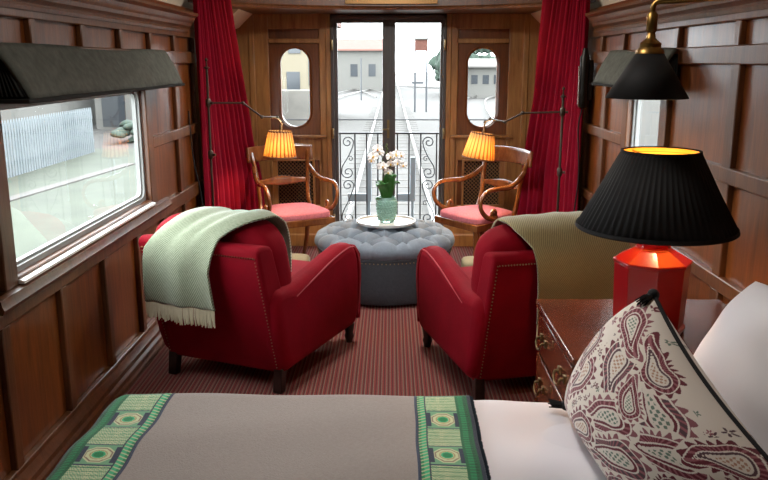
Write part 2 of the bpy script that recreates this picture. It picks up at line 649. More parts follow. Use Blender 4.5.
def plate_with_hole(mb, rect, hole, y0, y1):
    """rectangular plate (x0,x1,z0,z1) with a hole given as a point loop"""
    x0, x1, z0, z1 = rect
    cx = sum(p[0] for p in hole) / len(hole)
    cz = sum(p[1] for p in hole) / len(hole)
    outer = []
    corners = [(x0, z0), (x1, z0), (x1, z1), (x0, z1)]
    for (x, z) in hole:
        dx, dz = x - cx, z - cz
        # push towards the rectangle edge radially in a stretched space
        t = min(((x1 - cx) / dx if dx > 0 else (x0 - cx) / dx) if abs(dx) > 1e-9 else 1e9,
                ((z1 - cz) / dz if dz > 0 else (z0 - cz) / dz) if abs(dz) > 1e-9 else 1e9)
        outer.append([cx + dx * t, cz + dz * t])
    for c in corners:                                    # snap the nearest point to each corner
        i = min(range(len(outer)), key=lambda k: (outer[k][0] - c[0]) ** 2 + (outer[k][1] - c[1]) ** 2)
        outer[i] = list(c)
    n = len(hole)
    R = [[(p[0], y, p[1]) for p in loop] for loop, y in ((outer, y0), (hole, y0), (hole, y1), (outer, y1), (outer, y0))]
    bm = mb.bm
    rv = [[bm.verts.new(p) for p in r] for r in R[:4]]
    seq = [rv[0], rv[1], rv[2], rv[3], rv[0]]
    for a, b in zip(seq, seq[1:]):
        for i in range(n):
            j = (i + 1) % n
            bm.faces.new((a[i], a[j], b[j], b[i]))


wall = MB()
y0, y1 = 7.03, 7.09
for (ox0, ox1), (cx, cz, hw, hh) in (((-1.46, DX0), OV[0]), ((DX1, 1.46), OV[1])):
    wall.box(ox0, ox1, y0, y1, 0, 1.02)
    wall.box(ox0, ox1, y0, y1, 1.81, 2.45)
    rx0, rx1 = cx - .23, cx + .21
    if cx > 0: rx0, rx1 = cx - .21, cx + .23
    wall.box(ox0, rx0, y0, y1, 1.02, 1.81)
    wall.box(rx1, ox1, y0, y1, 1.02, 1.81)
    plate_with_hole(wall, (rx0, rx1, 1.02, 1.81), stadium(cx, cz, hw, hh), y0, y1)
wall.box(DX0, DX1, y0, y1, DZ, 2.45)
end = struct(wall, 'wall_end', 'end_dark')
f = MB()
for s in (-1, 1):
    cx = OV[0][0] if s < 0 else OV[1][0]
    xin = DX0 if s < 0 else DX1             # door side
    xi = cx - s * .235                      # inner edge of the recess
    xo = cx + s * .225                      # outer edge
    def bx(a, b, z0, z1, ya=7.0, yb=7.035): f.box(min(a, b), max(a, b), ya, yb, z0, z1)
    bx(xin, xi + s * .02, 0, 2.06)                       # jamb post
    bx(xin - s * .0, xin + s * .045, 0, 2.06, 6.985, 7.0)
    bx(xo, s * 1.40, 0, 2.06)                            # outer post
    bx(xo + s * .12, xo + s * .17, 0, 2.06, 6.985, 7.0)
    bx(xi, xo, 1.795, 1.835)
    bx(xi, xo, 1.915, 2.06)
    bx(xi, xo, .78, .985)
    bx(xi, xo, .0, .37)
    bx(xi + s * .035, xi - s * 0, .36, .79)
    bx(xo - s * .05, xo, .36, .79)
bx2 = f.box
f.box(-1.4, 1.4, 6.99, 7.035, 2.06, 2.45)
f.build('panel_frame', 'end_wood', end, bevel=.006, angle=30)
# ledges under the oval lights, skirting, and cornice
led = 3
for s in (-1, 1):
    cx = OV[0][0] if s < 0 else OV[1][0]
    led += 1
    struct(MB().box(cx - .27, cx + .27, 6.955, 7.03, .985, 1.005), 'trim_%d' % led, 'end_wood', bevel=.004)
for s in (-1, 1):
    led += 1
    a, b = (-1.38, DX0) if s < 0 else (DX1, 1.38)
    struct(MB().prism([(7.0, 0), (6.965, 0), (6.965, .10), (6.975, .115), (6.975, .19), (6.985, .2), (7.0, .215)], 'x', a, b), 'trim_%d' % led, 'end_wood', angle=25)
struct(MB().prism([(7.0, 2.04), (6.97, 2.045), (6.965, 2.06), (6.94, 2.07), (6.94, 2.10), (7.0, 2.10)], 'x', -1.38, 1.38), 'trim_8', 'frame_wood', angle=25)

# bowed bulkhead at the ceiling, its soffit, and the vent in it
def bow(x, y_side=5.62, y_mid=6.48):
    t = max(0., 1 - (x / 1.40) ** 2)
    return y_side + (y_mid - y_side) * t ** .62
b = MB()
xs = [-1.40 + 2.8 * k / 48 for k in range(49)]
rs = []
for x in xs:
    y = bow(x)
    rs.append([(x, y, 2.04), (x, y - .012, 2.055), (x, y, 2.07), (x, y, 2.14), (x, y - .02, 2.15), (x, y - .02, 2.44), (x, 7.0, 2.44), (x, 7.0, 2.04)])
b.rings(rs)
bulk = struct(b, 'trim_9', 'frame_wood', angle=30)
vg = MB()
xs = [-.36 + .72 * k / 30 for k in range(31)]
vg.rings([[(x, bow(x) - .030, 2.085), (x, bow(x) - .030, 2.15), (x, bow(x) - .0, 2.15), (x, bow(x) - .0, 2.085)] for x in xs])
for k in range(60):
    x = -.35 + .70 * k / 59
    vg.box(x - .003, x + .003, bow(x) - .036, bow(x) - .028, 2.085, 2.15)
tag(vg.build('ventilation_grille', 'grille', angle=30), 'long slatted brass ventilation grille in the bowed bulkhead above the balcony doors', 'grille')
# cream plaster brackets in the upper corners
for s, nm in ((-1, 'trim_10'), (1, 'trim_11')):
    pr = [(s * 1.38, 1.90), (s * 1.31, 1.925), (s * 1.27, 1.965), (s * 1.21, 2.02), (s * 1.19, 2.04), (s * 1.38, 2.04)]
    struct(MB().prism(pr, 'y', 6.35, 6.985), nm, 'cream', angle=60)

# oval windows
for i, (cx, cz, hw, hh) in enumerate(OV):
    w = bpy.data.objects.new('window_%d' % (i + 3), None)
    C.objects.link(w)
    w['kind'] = 'structure'
    ring = MB()
    plate = stadium(cx, cz, hw + .018, hh + .018)
    inner = stadium(cx, cz, hw - .004, hh - .004)
    loops = [[(x, 7.02, z) for x, z in inner], [(x, 7.012, z) for x, z in plate], [(x, 7.032, z) for x, z in plate], [(x, 7.032, z) for x, z in inner]]
    ring.rings(loops + [loops[0]], cap=False)
    ring.build('window_frame', 'end_dark', w, angle=30)
    pane = MB()
    a = [pane.bm.verts.new((x, 7.06, z)) for x, z in stadium(cx, cz, hw + .003, hh + .003)]
    pane.bm.faces.new(a)
    pane.build('pane', 'glass', w, smooth=False)

# balcony double door
door = bpy.data.objects.new('door_1', None)
C.objects.link(door)
door['kind'] = 'structure'
fr = MB()
fr.box(DX0, -.498, 6.98, 7.09, 0, DZ)
fr.box(.450, DX1, 6.98, 7.09, 0, DZ)
fr.box(DX0, DX1, 6.98, 7.09, 1.995, DZ)
fr.box(DX0, DX1, 6.98, 7.09, 0, .025)
fr.build('door_frame', 'door_grey', door, bevel=.004)
for (a, b2, g0, g1) in ((-.499, -.020, -.467, -.075), (-.020, .451, .037, .428)):
    lf = MB()
    lf.box(a, g0, 7.0, 7.05, .024, 1.996)
    lf.box(g1, b2, 7.0, 7.05, .024, 1.996)
    lf.box(g0, g1, 7.0, 7.05, 1.964, 1.996)
    lf.box(g0, g1, 7.0, 7.05, .024, .17)
    lo = lf.build('door_leaf', 'door_grey', door, bevel=.005)
    g = MB()
    v = [g.bm.verts.new(p) for p in ((g0 - .005, 7.03, .165), (g1 + .005, 7.03, .165), (g1 + .005, 7.03, 1.97), (g0 - .005, 7.03, 1.97))]
    g.bm.faces.new(v)
    g.build('pane', 'glass', lo, smooth=False)
MB().box(-.03, -.008, 6.975, 7.0, .03, 1.993).build('astragal', 'door_grey', door, bevel=.004)
for x in (-.515, .467):
    for z in (1.78, 1.02, .25):
        MB().lathe([(.010, -.045), (.012, -.04), (.012, .04), (.010, .045)], (x, 6.97, z), 12).build('hinge', 'nail', door)
hd = MB()
hd.box(-.036, -.014, 6.964, 6.976, .98, 1.14)
hd.tube([(-.025, 6.97, 1.06), (-.025, 6.93, 1.06), (-.075, 6.925, 1.06)], .007)
hd.build('door_handle', 'old_brass', door, bevel=.001)


# lattice radiator grilles under the oval lights
def grille(cx, label):
    t = thing('radiator_grille', label, 'grille', (cx, 7.02, .37), 0, 'lattice grilles in the end wall')
    w, h = .375, .41
    MB().box(-w / 2, w / 2, .004, .009, 0, h).build('backing', 'grille_back', t)
    g = MB()
    step = .034
    for sgn in (1, -1):
        k = -int((w + h) / step)
        while k < (w + h) / step:
            # line x = k*step + sgn*z clipped to the rectangle
            pts = []
            for z in np.linspace(0, h, 60):
                x = k * step + sgn * z
                if -w / 2 <= x <= w / 2: pts.append((x, z))
            if len(pts) > 2:
                (xa, za), (xb, zb) = pts[0], pts[-1]
                g.tube([(xa, .001 * sgn, za), (xb, .001 * sgn, zb)], .0035, n=5)
            k += 1
    g.build('mesh', 'grille', t)
    fr = MB()
    for (a, b, c, d) in ((-w / 2 - .012, w / 2 + .012, -.012, .008), (-w / 2 - .012, w / 2 + .012, h - .008, h + .012), (-w / 2 - .012, -w / 2 + .008, 0, h), (w / 2 - .008, w / 2 + .012, 0, h)):
        fr.box(a, b, -.03, .009, c, d)
    fr.build('frame', 'end_wood', t, bevel=.003)


grille(-.882, 'brass lattice grille in the end wall behind the chair left of the balcony doors')
grille(.835, 'brass lattice grille in the end wall behind the chair right of the balcony doors')


# side windows
def side_window(nm, s, win, sill=True):
    a, b, c, d = win
    w = bpy.data.objects.new(nm, None)
    C.objects.link(w)
    w['kind'] = 'structure'
    X = lambda v: s * v
    def rrect(a, b, c, d, r, n=7):
        out = []
        for (cy, cz, t0) in ((b - r, d - r, 0), (a + r, d - r, PI / 2), (a + r, c + r, PI), (b - r, c + r, 1.5 * PI)):
            for k in range(n):
                t = t0 + PI / 2 * k / (n - 1)
                out.append((cy + r * cos(t), cz + r * sin(t)))
        return out
    fr = MB()
    o1, i1, i2 = rrect(a, b, c, d, .012), rrect(a + .022, b - .022, c + .022, d - .022, .05), rrect(a + .034, b - .034, c + .034, d - .034, .045)
    L = [[(X(1.415), y, z) for y, z in o1], [(X(1.415), y, z) for y, z in i1], [(X(1.43), y, z) for y, z in i1], [(X(1.43), y, z) for y, z in i2], [(X(1.452), y, z) for y, z in i2], [(X(1.452), y, z) for y, z in o1]]
    fr.rings(L + [L[0]], cap=False)
    fr.build('window_frame', 'alu', w, angle=30)
    g = MB()
    v = [g.bm.verts.new((X(1.44), y, z)) for y, z in rrect(a + .03, b - .03, c + .03, d - .03, .05)]
    g.bm.faces.new(v)
    g.build('pane', 'glass', w, smooth=False)
    sl = MB()
    sl.prism([(X(1.412), c - .006), (X(1.375), c - .012), (X(1.362), c - .016), (X(1.362), c - .026), (X(1.412), c - .026)], 'y', a, b)
    sl.build('window_sill', 'sill', w, angle=20)
    return w


side_window('window_1', -1, LWIN[0])
side_window('window_2', 1, RWIN[0])


def pelmet(s, ya, yb, label):
    t = thing('window_pelmet', label, 'pelmet', (s * 1.38, (ya + yb) / 2, 1.51), 0, 'felt window pelmets')
    h = (yb - ya) / 2
    X = lambda v: s * v                     # local x, negative of s is into the room
    def fn(u, v):
        y = (-h + .03 * (1 - v)) * (1 - u) + (h - .03 * (1 - v)) * u
        return (-s * (.125 - .105 * v + .008 * sin(PI * v)), y, .19 * v + .004 * sin(9 * u))
    grid_mesh('front_panel', 'pelmet', fn, 40, 10, t, solid=.014)
    MB().box(min(0, -s * .03), max(0, -s * .03), -h + .03, h - .03, .165, .19).build('top_board', 'frame_wood', t, bevel=.003)
    MB().prism([(-s * .001, -.012), (-s * .135, -.012), (-s * .135, .004), (-s * .001, .004)], 'y', -h, h).build('bottom_rail', 'pleat_dark', t, bevel=.003)
    for e in (-1, 1):
        def fs(u, v, e=e):
            x = -s * ((.118 - .10 * v) * u + .001)
            return (x, e * (h - .012 - .03 * v + .007 * sin(u * 2 * PI * 7)), .01 + .175 * v)
        grid_mesh('pleated_side', 'pleat_dark', fs, 60, 6, t, solid=.003)


pelmet(-1, 2.73, 4.82, 'long charcoal felt pelmet over the wide left-hand window')
pelmet(1, 3.86, 5.0, 'grey felt pelmet over the narrow window behind the brass reading lamp')


# ================================================================== CURTAINS
def curtain(s, label):
    t = thing('curtain', label, 'curtain', (s * 1.2, 5.7, 0), 0, 'red curtains beside the end bay')
    def edge(z):
        if s < 0: return np.interp(z, [0, .66, 1.0, 1.65, 2.1], [1.06, 1.085, 1.13, 1.13, 1.11])
        return np.interp(z, [0, .66, 1.36, 2.1], [1.07, 1.095, 1.107, 1.04])
    zt = 2.10
    def fn(u, v):
        z = .015 + (zt - .015) * v
        a, b = edge(z), 1.335
        wob = .12 * sin(3.1 * u + 2 * v)
        x = a + (b - a) * u ** .5
        amp = .026 + .006 * sin(5 * u + 1) + .004 * (1 - v)
        ph = 2 * PI * (11 * u + wob) + .35 * sin(4 * v)
        yi = np.interp(z, [0, .8, 1.2, 1.7, 2.1], [6.78, 6.68, 6.45, 6.08, 5.72])
        y = yi + (5.54 - yi) * u + .4 * amp * sin(ph)
        x += amp * sin(ph) + .006 * sin(2.3 * ph + 1.2)
        x = min(x, 1.368)
        return (s * x - s * 1.2, y - 5.7, z)
    grid_mesh('drape', 'red_curtain', fn, 320, 50, t, solid=.004)
    # heading tape
    def hd(u, v):
        p = fn(u, .985 + .015 * v)
        return (p[0] - s * .006, p[1], p[2])
    grid_mesh('heading', 'red_curtain', hd, 320, 3, t, solid=.004)


curtain(-1, 'full-length crimson curtain bunched against the left wall behind the sage throw')
curtain(1, 'full-length crimson curtain bunched on the right behind the olive throw')
MB_ = MB().lathe([(.028, 0), (.032, .01), (.032, .34), (.022, .36), (.016, .40)], (0, 0, 0), 20)
t = thing('wall_fitting', 'tall black cylindrical fitting with a hanging cable on the right wall beside the red curtain', 'fitting', (1.325, 5.52, 1.33))
MB_.build('cylinder', 'black_metal', t)
MB().box(.03, .056, -.02, .02, .05, .32).build('wall_bracket', 'black_metal', t, bevel=.003)
MB().tube([(-.036, -.02, .02), (-.040, -.02, .28)], .006).build('edge_strip', 'chrome', t)
MB().tube(spline([(.0, 0, 0), (-.02, 0, -.15), (-.0, .0, -.5), (-.03, -.0, -.9), (.0, 0, -1.31)], 8), .005).build('cable', 'black_cord', t)


# ================================================================== READING LAMPS BY THE CURTAINS
def pleat_mod(n, a):
    return lambda t, i: 1 + a * cos(n * t)


def swing_lamp(s, pole_xy, z_top, arm_pts, shade_pos, tilt, label):
    t = thing('swing_arm_floor_lamp', label, 'lamp', (pole_xy[0], pole_xy[1], 0), 0, 'swing arm reading lamps')
    o = Vector((pole_xy[0], pole_xy[1], 0))
    MB().lathe([(.11, 0), (.11, .012), (.09, .02), (.02, .028), (.014, .05)], n=32).build('base', 'bronze', t)
    MB().tube([(0, 0, .03), (0, 0, z_top - .03)], .0085, n=12).build('pole', 'bronze', t)
    MB().lathe([(.006, 0), (.02, .008), (.02, .012), (.006, .02), (.004, .05), (.012, .062), (.004, .075)], (0, 0, z_top - .04), 16).build('finial', 'bronze', t)
    for z in (arm_pts[0].z, z_top * .62):
        k = MB()
        k.lathe([(.012, -.03), (.018, -.02), (.018, .02), (.012, .03)], (0, 0, z), 16)
        k.tube([(0, 0, z), (.036, -.012, z)], [.006, .010])
        k.build('collar', 'bronze', t)
    a = MB()
    P = [p - o for p in arm_pts]
    a.tube(P[:2], .0065)
    a.tube(P[1:], .0065)
    arm = a.build('arm', 'bronze', t)
    for p in P[1:-1]:
        MB().sphere(p, .013).build('joint', 'bronze', arm)
    sp = Vector(shade_pos) - o
    h = .19
    R = Matrix.Translation(sp) @ Matrix.Rotation(tilt, 4, 'Y')
    def place(mb):
        bmesh.ops.transform(mb.bm, matrix=R, verts=mb.bm.verts[:])
        return mb
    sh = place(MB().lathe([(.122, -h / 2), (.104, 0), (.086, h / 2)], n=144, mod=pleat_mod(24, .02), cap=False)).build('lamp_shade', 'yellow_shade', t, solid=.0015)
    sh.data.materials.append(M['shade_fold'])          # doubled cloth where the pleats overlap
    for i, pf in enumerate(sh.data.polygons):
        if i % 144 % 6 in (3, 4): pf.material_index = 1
    tr = MB()
    tr2 = MB()
    tr.lathe([(.1225, -h / 2 - .004), (.126, -h / 2), (.1235, -h / 2 + .008), (.121, -h / 2 + .006)], n=48, cap=False)
    tr2.lathe([(.0865, h / 2 - .008), (.089, h / 2 - .004), (.0875, h / 2 + .004), (.085, h / 2 + .002)], n=48, cap=False)
    place(tr).build('shade_trim', 'shade_trim', t)
    place(tr2).build('shade_trim', 'shade_trim', t)
    st = MB().tube([(0, 0, h / 2 + .045), (0, 0, -.02)], .006)
    st.tube([(-.085, 0, h / 2 - .004), (.085, 0, h / 2 - .004)], .002).tube([(0, -.085, h / 2 - .004), (0, .085, h / 2 - .004)], .002)
    place(st).build('socket', 'bronze', t)
    l = bpy.data.lights.new('reading_bulb', 'POINT')
    l.energy = 13
    l.color = (1, .72, .42)
    l.shadow_soft_size = .03
    lo = bpy.data.objects.new('reading_bulb', l)
    C.objects.link(lo)
    lo.parent = t
    lo.location = R @ Vector((0, 0, -.03))


zz = 1.37
swing_lamp(-1, (-1.25, 5.43), 1.63,
           [Vector((-1.25, 5.43, atY(208, 103, 5.43).z)), atY(243, 103, 5.5), atY(262, 117, 5.62), atY(277, 117, 5.78), atY(282, 122, 5.85), atY(281.5, 130, 5.88)],
           atY(280, 144, 5.88), math.radians(2), 'black swing-arm lamp with glowing gold pleated shade before the left red curtain')
swing_lamp(1, (1.17, 5.43), atY(557, 92, 5.43).z,
           [Vector((1.17, 5.43, atY(557, 112, 5.43).z)), atY(523, 113, 5.5), atY(505, 122, 5.62), atY(490, 119, 5.78), atY(485, 122, 5.85), atY(483.5, 132, 5.88)],
           atY(480.5, 146, 5.88), math.radians(9), 'black swing-arm lamp with tilted gold pleated shade before the right red curtain')
tc_ = MB().tube(spline([(-1.355, 5.30, 1.32), (-1.34, 5.30, 1.0), (-1.30, 5.3, .75), (-1.28, 5.36, .3), (-1.26, 5.40, .02)], 8), .004)
tag(tc_.build('lamp_cable', 'black_cord'), 'thin black cable hanging down the left wall beside the lamp pole', 'cable')
#__PART2__
# ================================================================== RED CLUB CHAIRS
def club_chair(loc, rz, label):
    t = thing('club_armchair', label, 'armchair', loc, rz, 'red velvet club armchairs')
    # local axes: x = width, y = forward
    base = MB()
    base.box(-.335, .335, .0, .80, .115, .30)
    base.build('seat_base', 'red_velvet', t, bevel=.015, seg=3)
    # back: raked slab
    bk = MB()
    pr = [(.0, .10), (-.02, .13), (-.20, .755), (-.195, .785), (-.165, .795), (-.09, .785), (-.065, .76), (.10, .30), (.10, .10)]
    bk.prism(pr, 'x', -.352, .352)
    bk.build('back', 'red_velvet', t, bevel=.018, seg=4)
    for s in (-1, 1):
        ap = [(-.01, .115), (.80, .115), (.835, .20), (.845, .40), (.835, .52), (.80, .59), (.745, .622), (.66, .628), (.52, .606), (.32, .572), (.10, .548), (-.09, .56), (-.115, .49), (-.06, .25)]
        a = MB()
        a.prism(ap, 'x', *sorted((s * .265, s * .392)))
        arm = a.build('arm', 'red_velvet', t, bevel=.05, seg=6, angle=50)
        # padded roll facing forward and piped seam
        fp = MB()
        fp.prism([(s * .262, .14), (s * .385, .14), (s * .392, .44), (s * .388, .54), (s * .355, .590), (s * .30, .590), (s * .262, .54)], 'y', .835, .858)
        fp.build('arm_front', 'red_velvet', arm, bevel=.012, seg=3)
        MB().tube(spline([(s * .375, .84, .14), (s * .395, .835, .44), (s * .387, .80, .57), (s * .384, .72, .605), (s * .385, .52, .585), (s * .388, .28, .535), (s * .390, .08, .49)], 6), .0045, n=6).build('piping', 'piping', arm)
    n = MB()
    for k in range(46):
        n.sphere((-.32 + .64 * k / 45, -.200, .742), .004, 6)
    for s in (-1, 1):
        for k in range(34):
            q = k / 33
            n.sphere((s * .328, -.028 - .17 * q, .14 + .60 * q), .0036, 6)
    n.build('nailhead_trim', 'nail', t)
    def sag(q, p):
        return (q.x, q.y, q.z + .015 * (1 - p.x ** 2) * (1 - p.y ** 2))
    sc = MB().softbox((0, .45, .385), (.262, .425, .085), 6, 12, sag)
    sc.build('seat_cushion', 'red_velvet', t)
    # fat loose back cushion leaning on the back
    A = math.radians(17)
    def lean(q, p):
        x, y, z = q
        x *= 1 + .05 * (p.z > 0) * p.z
        z += .010 * sin(9 * x) + .012 * cos(4 * x + 1)
        y += .012 * sin(7 * x + 3 * z)
        yy, zz2 = y * cos(A) - z * sin(A), y * sin(A) + z * cos(A)
        return (x, yy + .03, zz2 + .653)
    MB().softbox((0, 0, 0), (.350, .118, .245), 3.6, 14, lean).build('back_cushion', 'red_velvet', t)
    for s in (-1, 1):
        MB().lathe([(.020, 0), (.024, .02), (.030, .04), (.024, .06), (.034, .12)], (s * .335, .80, 0), 16).build('leg', 'dark_leg', t)
        MB().prism([(-.03, .0), (.015, .0), (.04, .13), (-.015, .13)], 'x', *sorted((s * .30, s * .35))).build('leg', 'dark_leg', t, bevel=.004)
    return t


AL = math.radians(-22.5)
OL = (-.864, 3.851, 0)
OR = (.748, 3.70, 0)
AR = math.radians(15)
chair_l = club_chair(OL, AL, 'red velvet club armchair under the sage green throw, below the left window')
chair_r = club_chair(OR, AR, 'red velvet club armchair under the olive throw, beside the chest of drawers')


def throw(loc, rz, m, path, xa, xb, label, name, fringe=True, wig=1., seed=1):
    """path: [(y,z)] from the front over the cushion and down the back; xa, xb: side edges along it (functions of v)"""
    t = thing(name, label, 'throw', loc, rz, 'wool throws over the armchairs')
    P = spline([(0, y, z) for y, z in path], 10)
    L = [0]
    for a, b in zip(P, P[1:]): L.append(L[-1] + (b - a).length)
    tot = L[-1]
    ls = np.array(L) / tot
    ys, zs = np.array([p.y for p in P]), np.array([p.z for p in P])
    def fn(u, v):
        y, z = np.interp(v, ls, ys), np.interp(v, ls, zs)
        x = xa(v) + (xb(v) - xa(v)) * u
        hang = max(0, (v - .5) * 2)
        y -= wig * hang * .010 * (1 + sin(11 * u + 1.2 * v + seed)) * min(1, 3 * u + .3)
        z += wig * (.006 * sin(8 * u + seed) * (1 - hang) + .004 * sin(23 * u + 5 * v))
        # edges roll down a little over the cushion shoulder
        e = max(0, abs(u - .5) * 2 - .75) / .25
        z -= .018 * e * e * (1 - hang)
        return (x, y, z)
    o = grid_mesh('blanket', m, fn, 70, 110, t, solid=.010, uv=(1, 1.6))
    if fringe:
        f = MB()
        n = 52
        for k in range(n):
            u = (k + .5) / n
            x, y, z = fn(u, 1)
            dx, dl = random.uniform(-.006, .006), random.uniform(.082, .10)
            f.tube([(x, y, z + .012), (x + dx * .4, y - .002, z - dl * .5), (x + dx, y + .002, z - dl)], [.0034, .0042, .0034], n=5)
        f.build('fringe', 'fringe', t)
    return t


back = [(.19, .60), (.175, .72), (.13, .84), (.055, .91), (-.03, .922), (-.105, .905), (-.17, .86), (-.215, .79), (-.225, .70), (-.205, .58), (-.178, .47), (-.172, .455)]
throw(OL, AL, 'sage', back,
      lambda v: np.interp(v, [0, .35, .55, .7, 1], [-.04, -.09, -.18, -.285, -.34]),
      lambda v: np.interp(v, [0, .3, .45, .62, .8, 1], [.30, .325, .30, .14, .085, .085]),
      'sage green herringbone wool throw with cream fringe over the left-hand red armchair', 'wool_throw', True, 1, 1)
backr = [(.19, .60), (.175, .72), (.13, .84), (.055, .912), (-.03, .925), (-.105, .908), (-.17, .862), (-.218, .79), (-.228, .70), (-.205, .58), (-.175, .46), (-.165, .44)]
throw(OR, AR, 'olive', backr,
      lambda v: np.interp(v, [0, .4, .52, .62, 1], [-.22, -.24, -.215, -.16, -.11]),
      lambda v: np.interp(v, [0, .5, 1], [.26, .31, .36]),
      'olive and tan tweed wool throw over the right-hand red armchair', 'wool_throw', True, .5, 3)


# ================================================================== OTTOMAN
def ottoman():
    c = (-.045, 5.57, 0)
    t = thing('tufted_ottoman', 'round button-tufted slate grey ottoman with the orchid tray on it', 'ottoman', c)
    MB().lathe([(.462, .02), (.470, .03), (.476, .10), (.478, .335), (.466, .345)], n=80).build('skirt', 'ottoman_skirt', t)
    MB().lathe([(.480, .322), (.486, .330), (.486, .340), (.480, .347)], n=80).build('piping', 'ottoman_skirt', t)
    n = MB()
    for k in range(110):
        a = 2 * PI * k / 110
        n.sphere((.484 * cos(a), .484 * sin(a), .316), .005, 6)
    n.build('nailhead_trim', 'nail', t)
    S = .175
    def puff(x, y, r):
        a, b2 = (x + y * 1.0) / S * .7071, (x - y * 1.0) / S * .7071
        d = min(abs(a - round(a)), abs(b2 - round(b2)))        # distance to the pleat lines
        return .72 * (1 - math.exp(-d * 9)) + .28 * min(1, d / .5) ** .5
    R0 = .422
    nr, na = 110, 340
    def fn(u, v):
        th = 2 * PI * u
        if v < .62:
            r = R0 * (v / .62)
            x, y = r * cos(th), r * sin(th)
            h = puff(x, y, r)
            dome = .03 * (1 - (r / R0) ** 2)
            return (x, y, .388 + dome + .082 * h)
        q = (v - .62) / .38
        ang = q * PI * .78
        x0, y0 = R0 * cos(th), R0 * sin(th)
        h0 = puff(x0, y0, R0)
        k = abs(sin(th * 9))
        hs = .35 + .65 * k ** .5
        hh = h0 * (1 - min(1, q * 2.2)) + hs * min(1, q * 2.2)
        rr = .062 + .026 * hh * (1 if q > .0 else 1)
        rr_z = .040 * hh + .040
        r = R0 + rr * sin(ang) * (1.0 if q < .64 else 1.0)
        z = .425 - .040 + rr_z * cos(ang) if ang < PI / 2 else .385 + .062 * cos(ang)
        return (r * cos(th), r * sin(th), z)
    grid_mesh('cushion_top', 'ottoman', fn, na, nr, t)
    k = int(.45 / S) + 3
    for i in range(-k, k + 1):
        for j in range(-k, k + 1):
            x, y = (i + j) * S * .7071, (i - j) * S * .7071
            if math.hypot(x, y) < .40 and math.hypot(x - .01, y - .03) > .0:
                r = math.hypot(x, y)
                MB().sphere((x, y, .432 + .03 * (1 - (r / R0) ** 2)), .013, 10, (1, 1, .6)).build('button', 'ottoman', t)
    return c


oc = ottoman()
tz = .496
tr = thing('round_tray', 'round white tray on the grey ottoman under the orchid vase', 'tray', (-.035, 5.60, tz - .0))
MB().lathe([(.0, 0), (.205, 0), (.212, .006), (.214, .022), (.208, .022), (.205, .010), (.0, .010)], n=64, cap=False).build('tray_body', 'tray', tr)
for k in range(3):
    pass
VZ = tz + .0105
vp = (-.030, 5.585, VZ)
v = thing('hobnail_vase', 'teal green hobnail glass vase holding the white orchid', 'vase', vp)
prof = [(.0, 0), (.048, 0), (.056, .008), (.060, .03), (.066, .06), (.072, .095), (.073, .13), (.069, .16), (.064, .178), (.066, .186), (.061, .186), (.060, .175), (.066, .13), (.066, .095), (.060, .06), (.054, .03), (.0, .018)]
MB().lathe(prof, n=48, cap=False).build('vase_body', 'vase', v)
hb = MB()
for row in range(8):
    z = .022 + row * .019
    r = np.interp(z, [p[1] for p in prof[2:9]], [p[0] for p in prof[2:9]])
    for k in range(22):
        a = 2 * PI * (k + .5 * (row % 2)) / 22
        hb.sphere((r * cos(a), r * sin(a), z), .0072, 8)
hb.build('hobnails', 'vase', v)


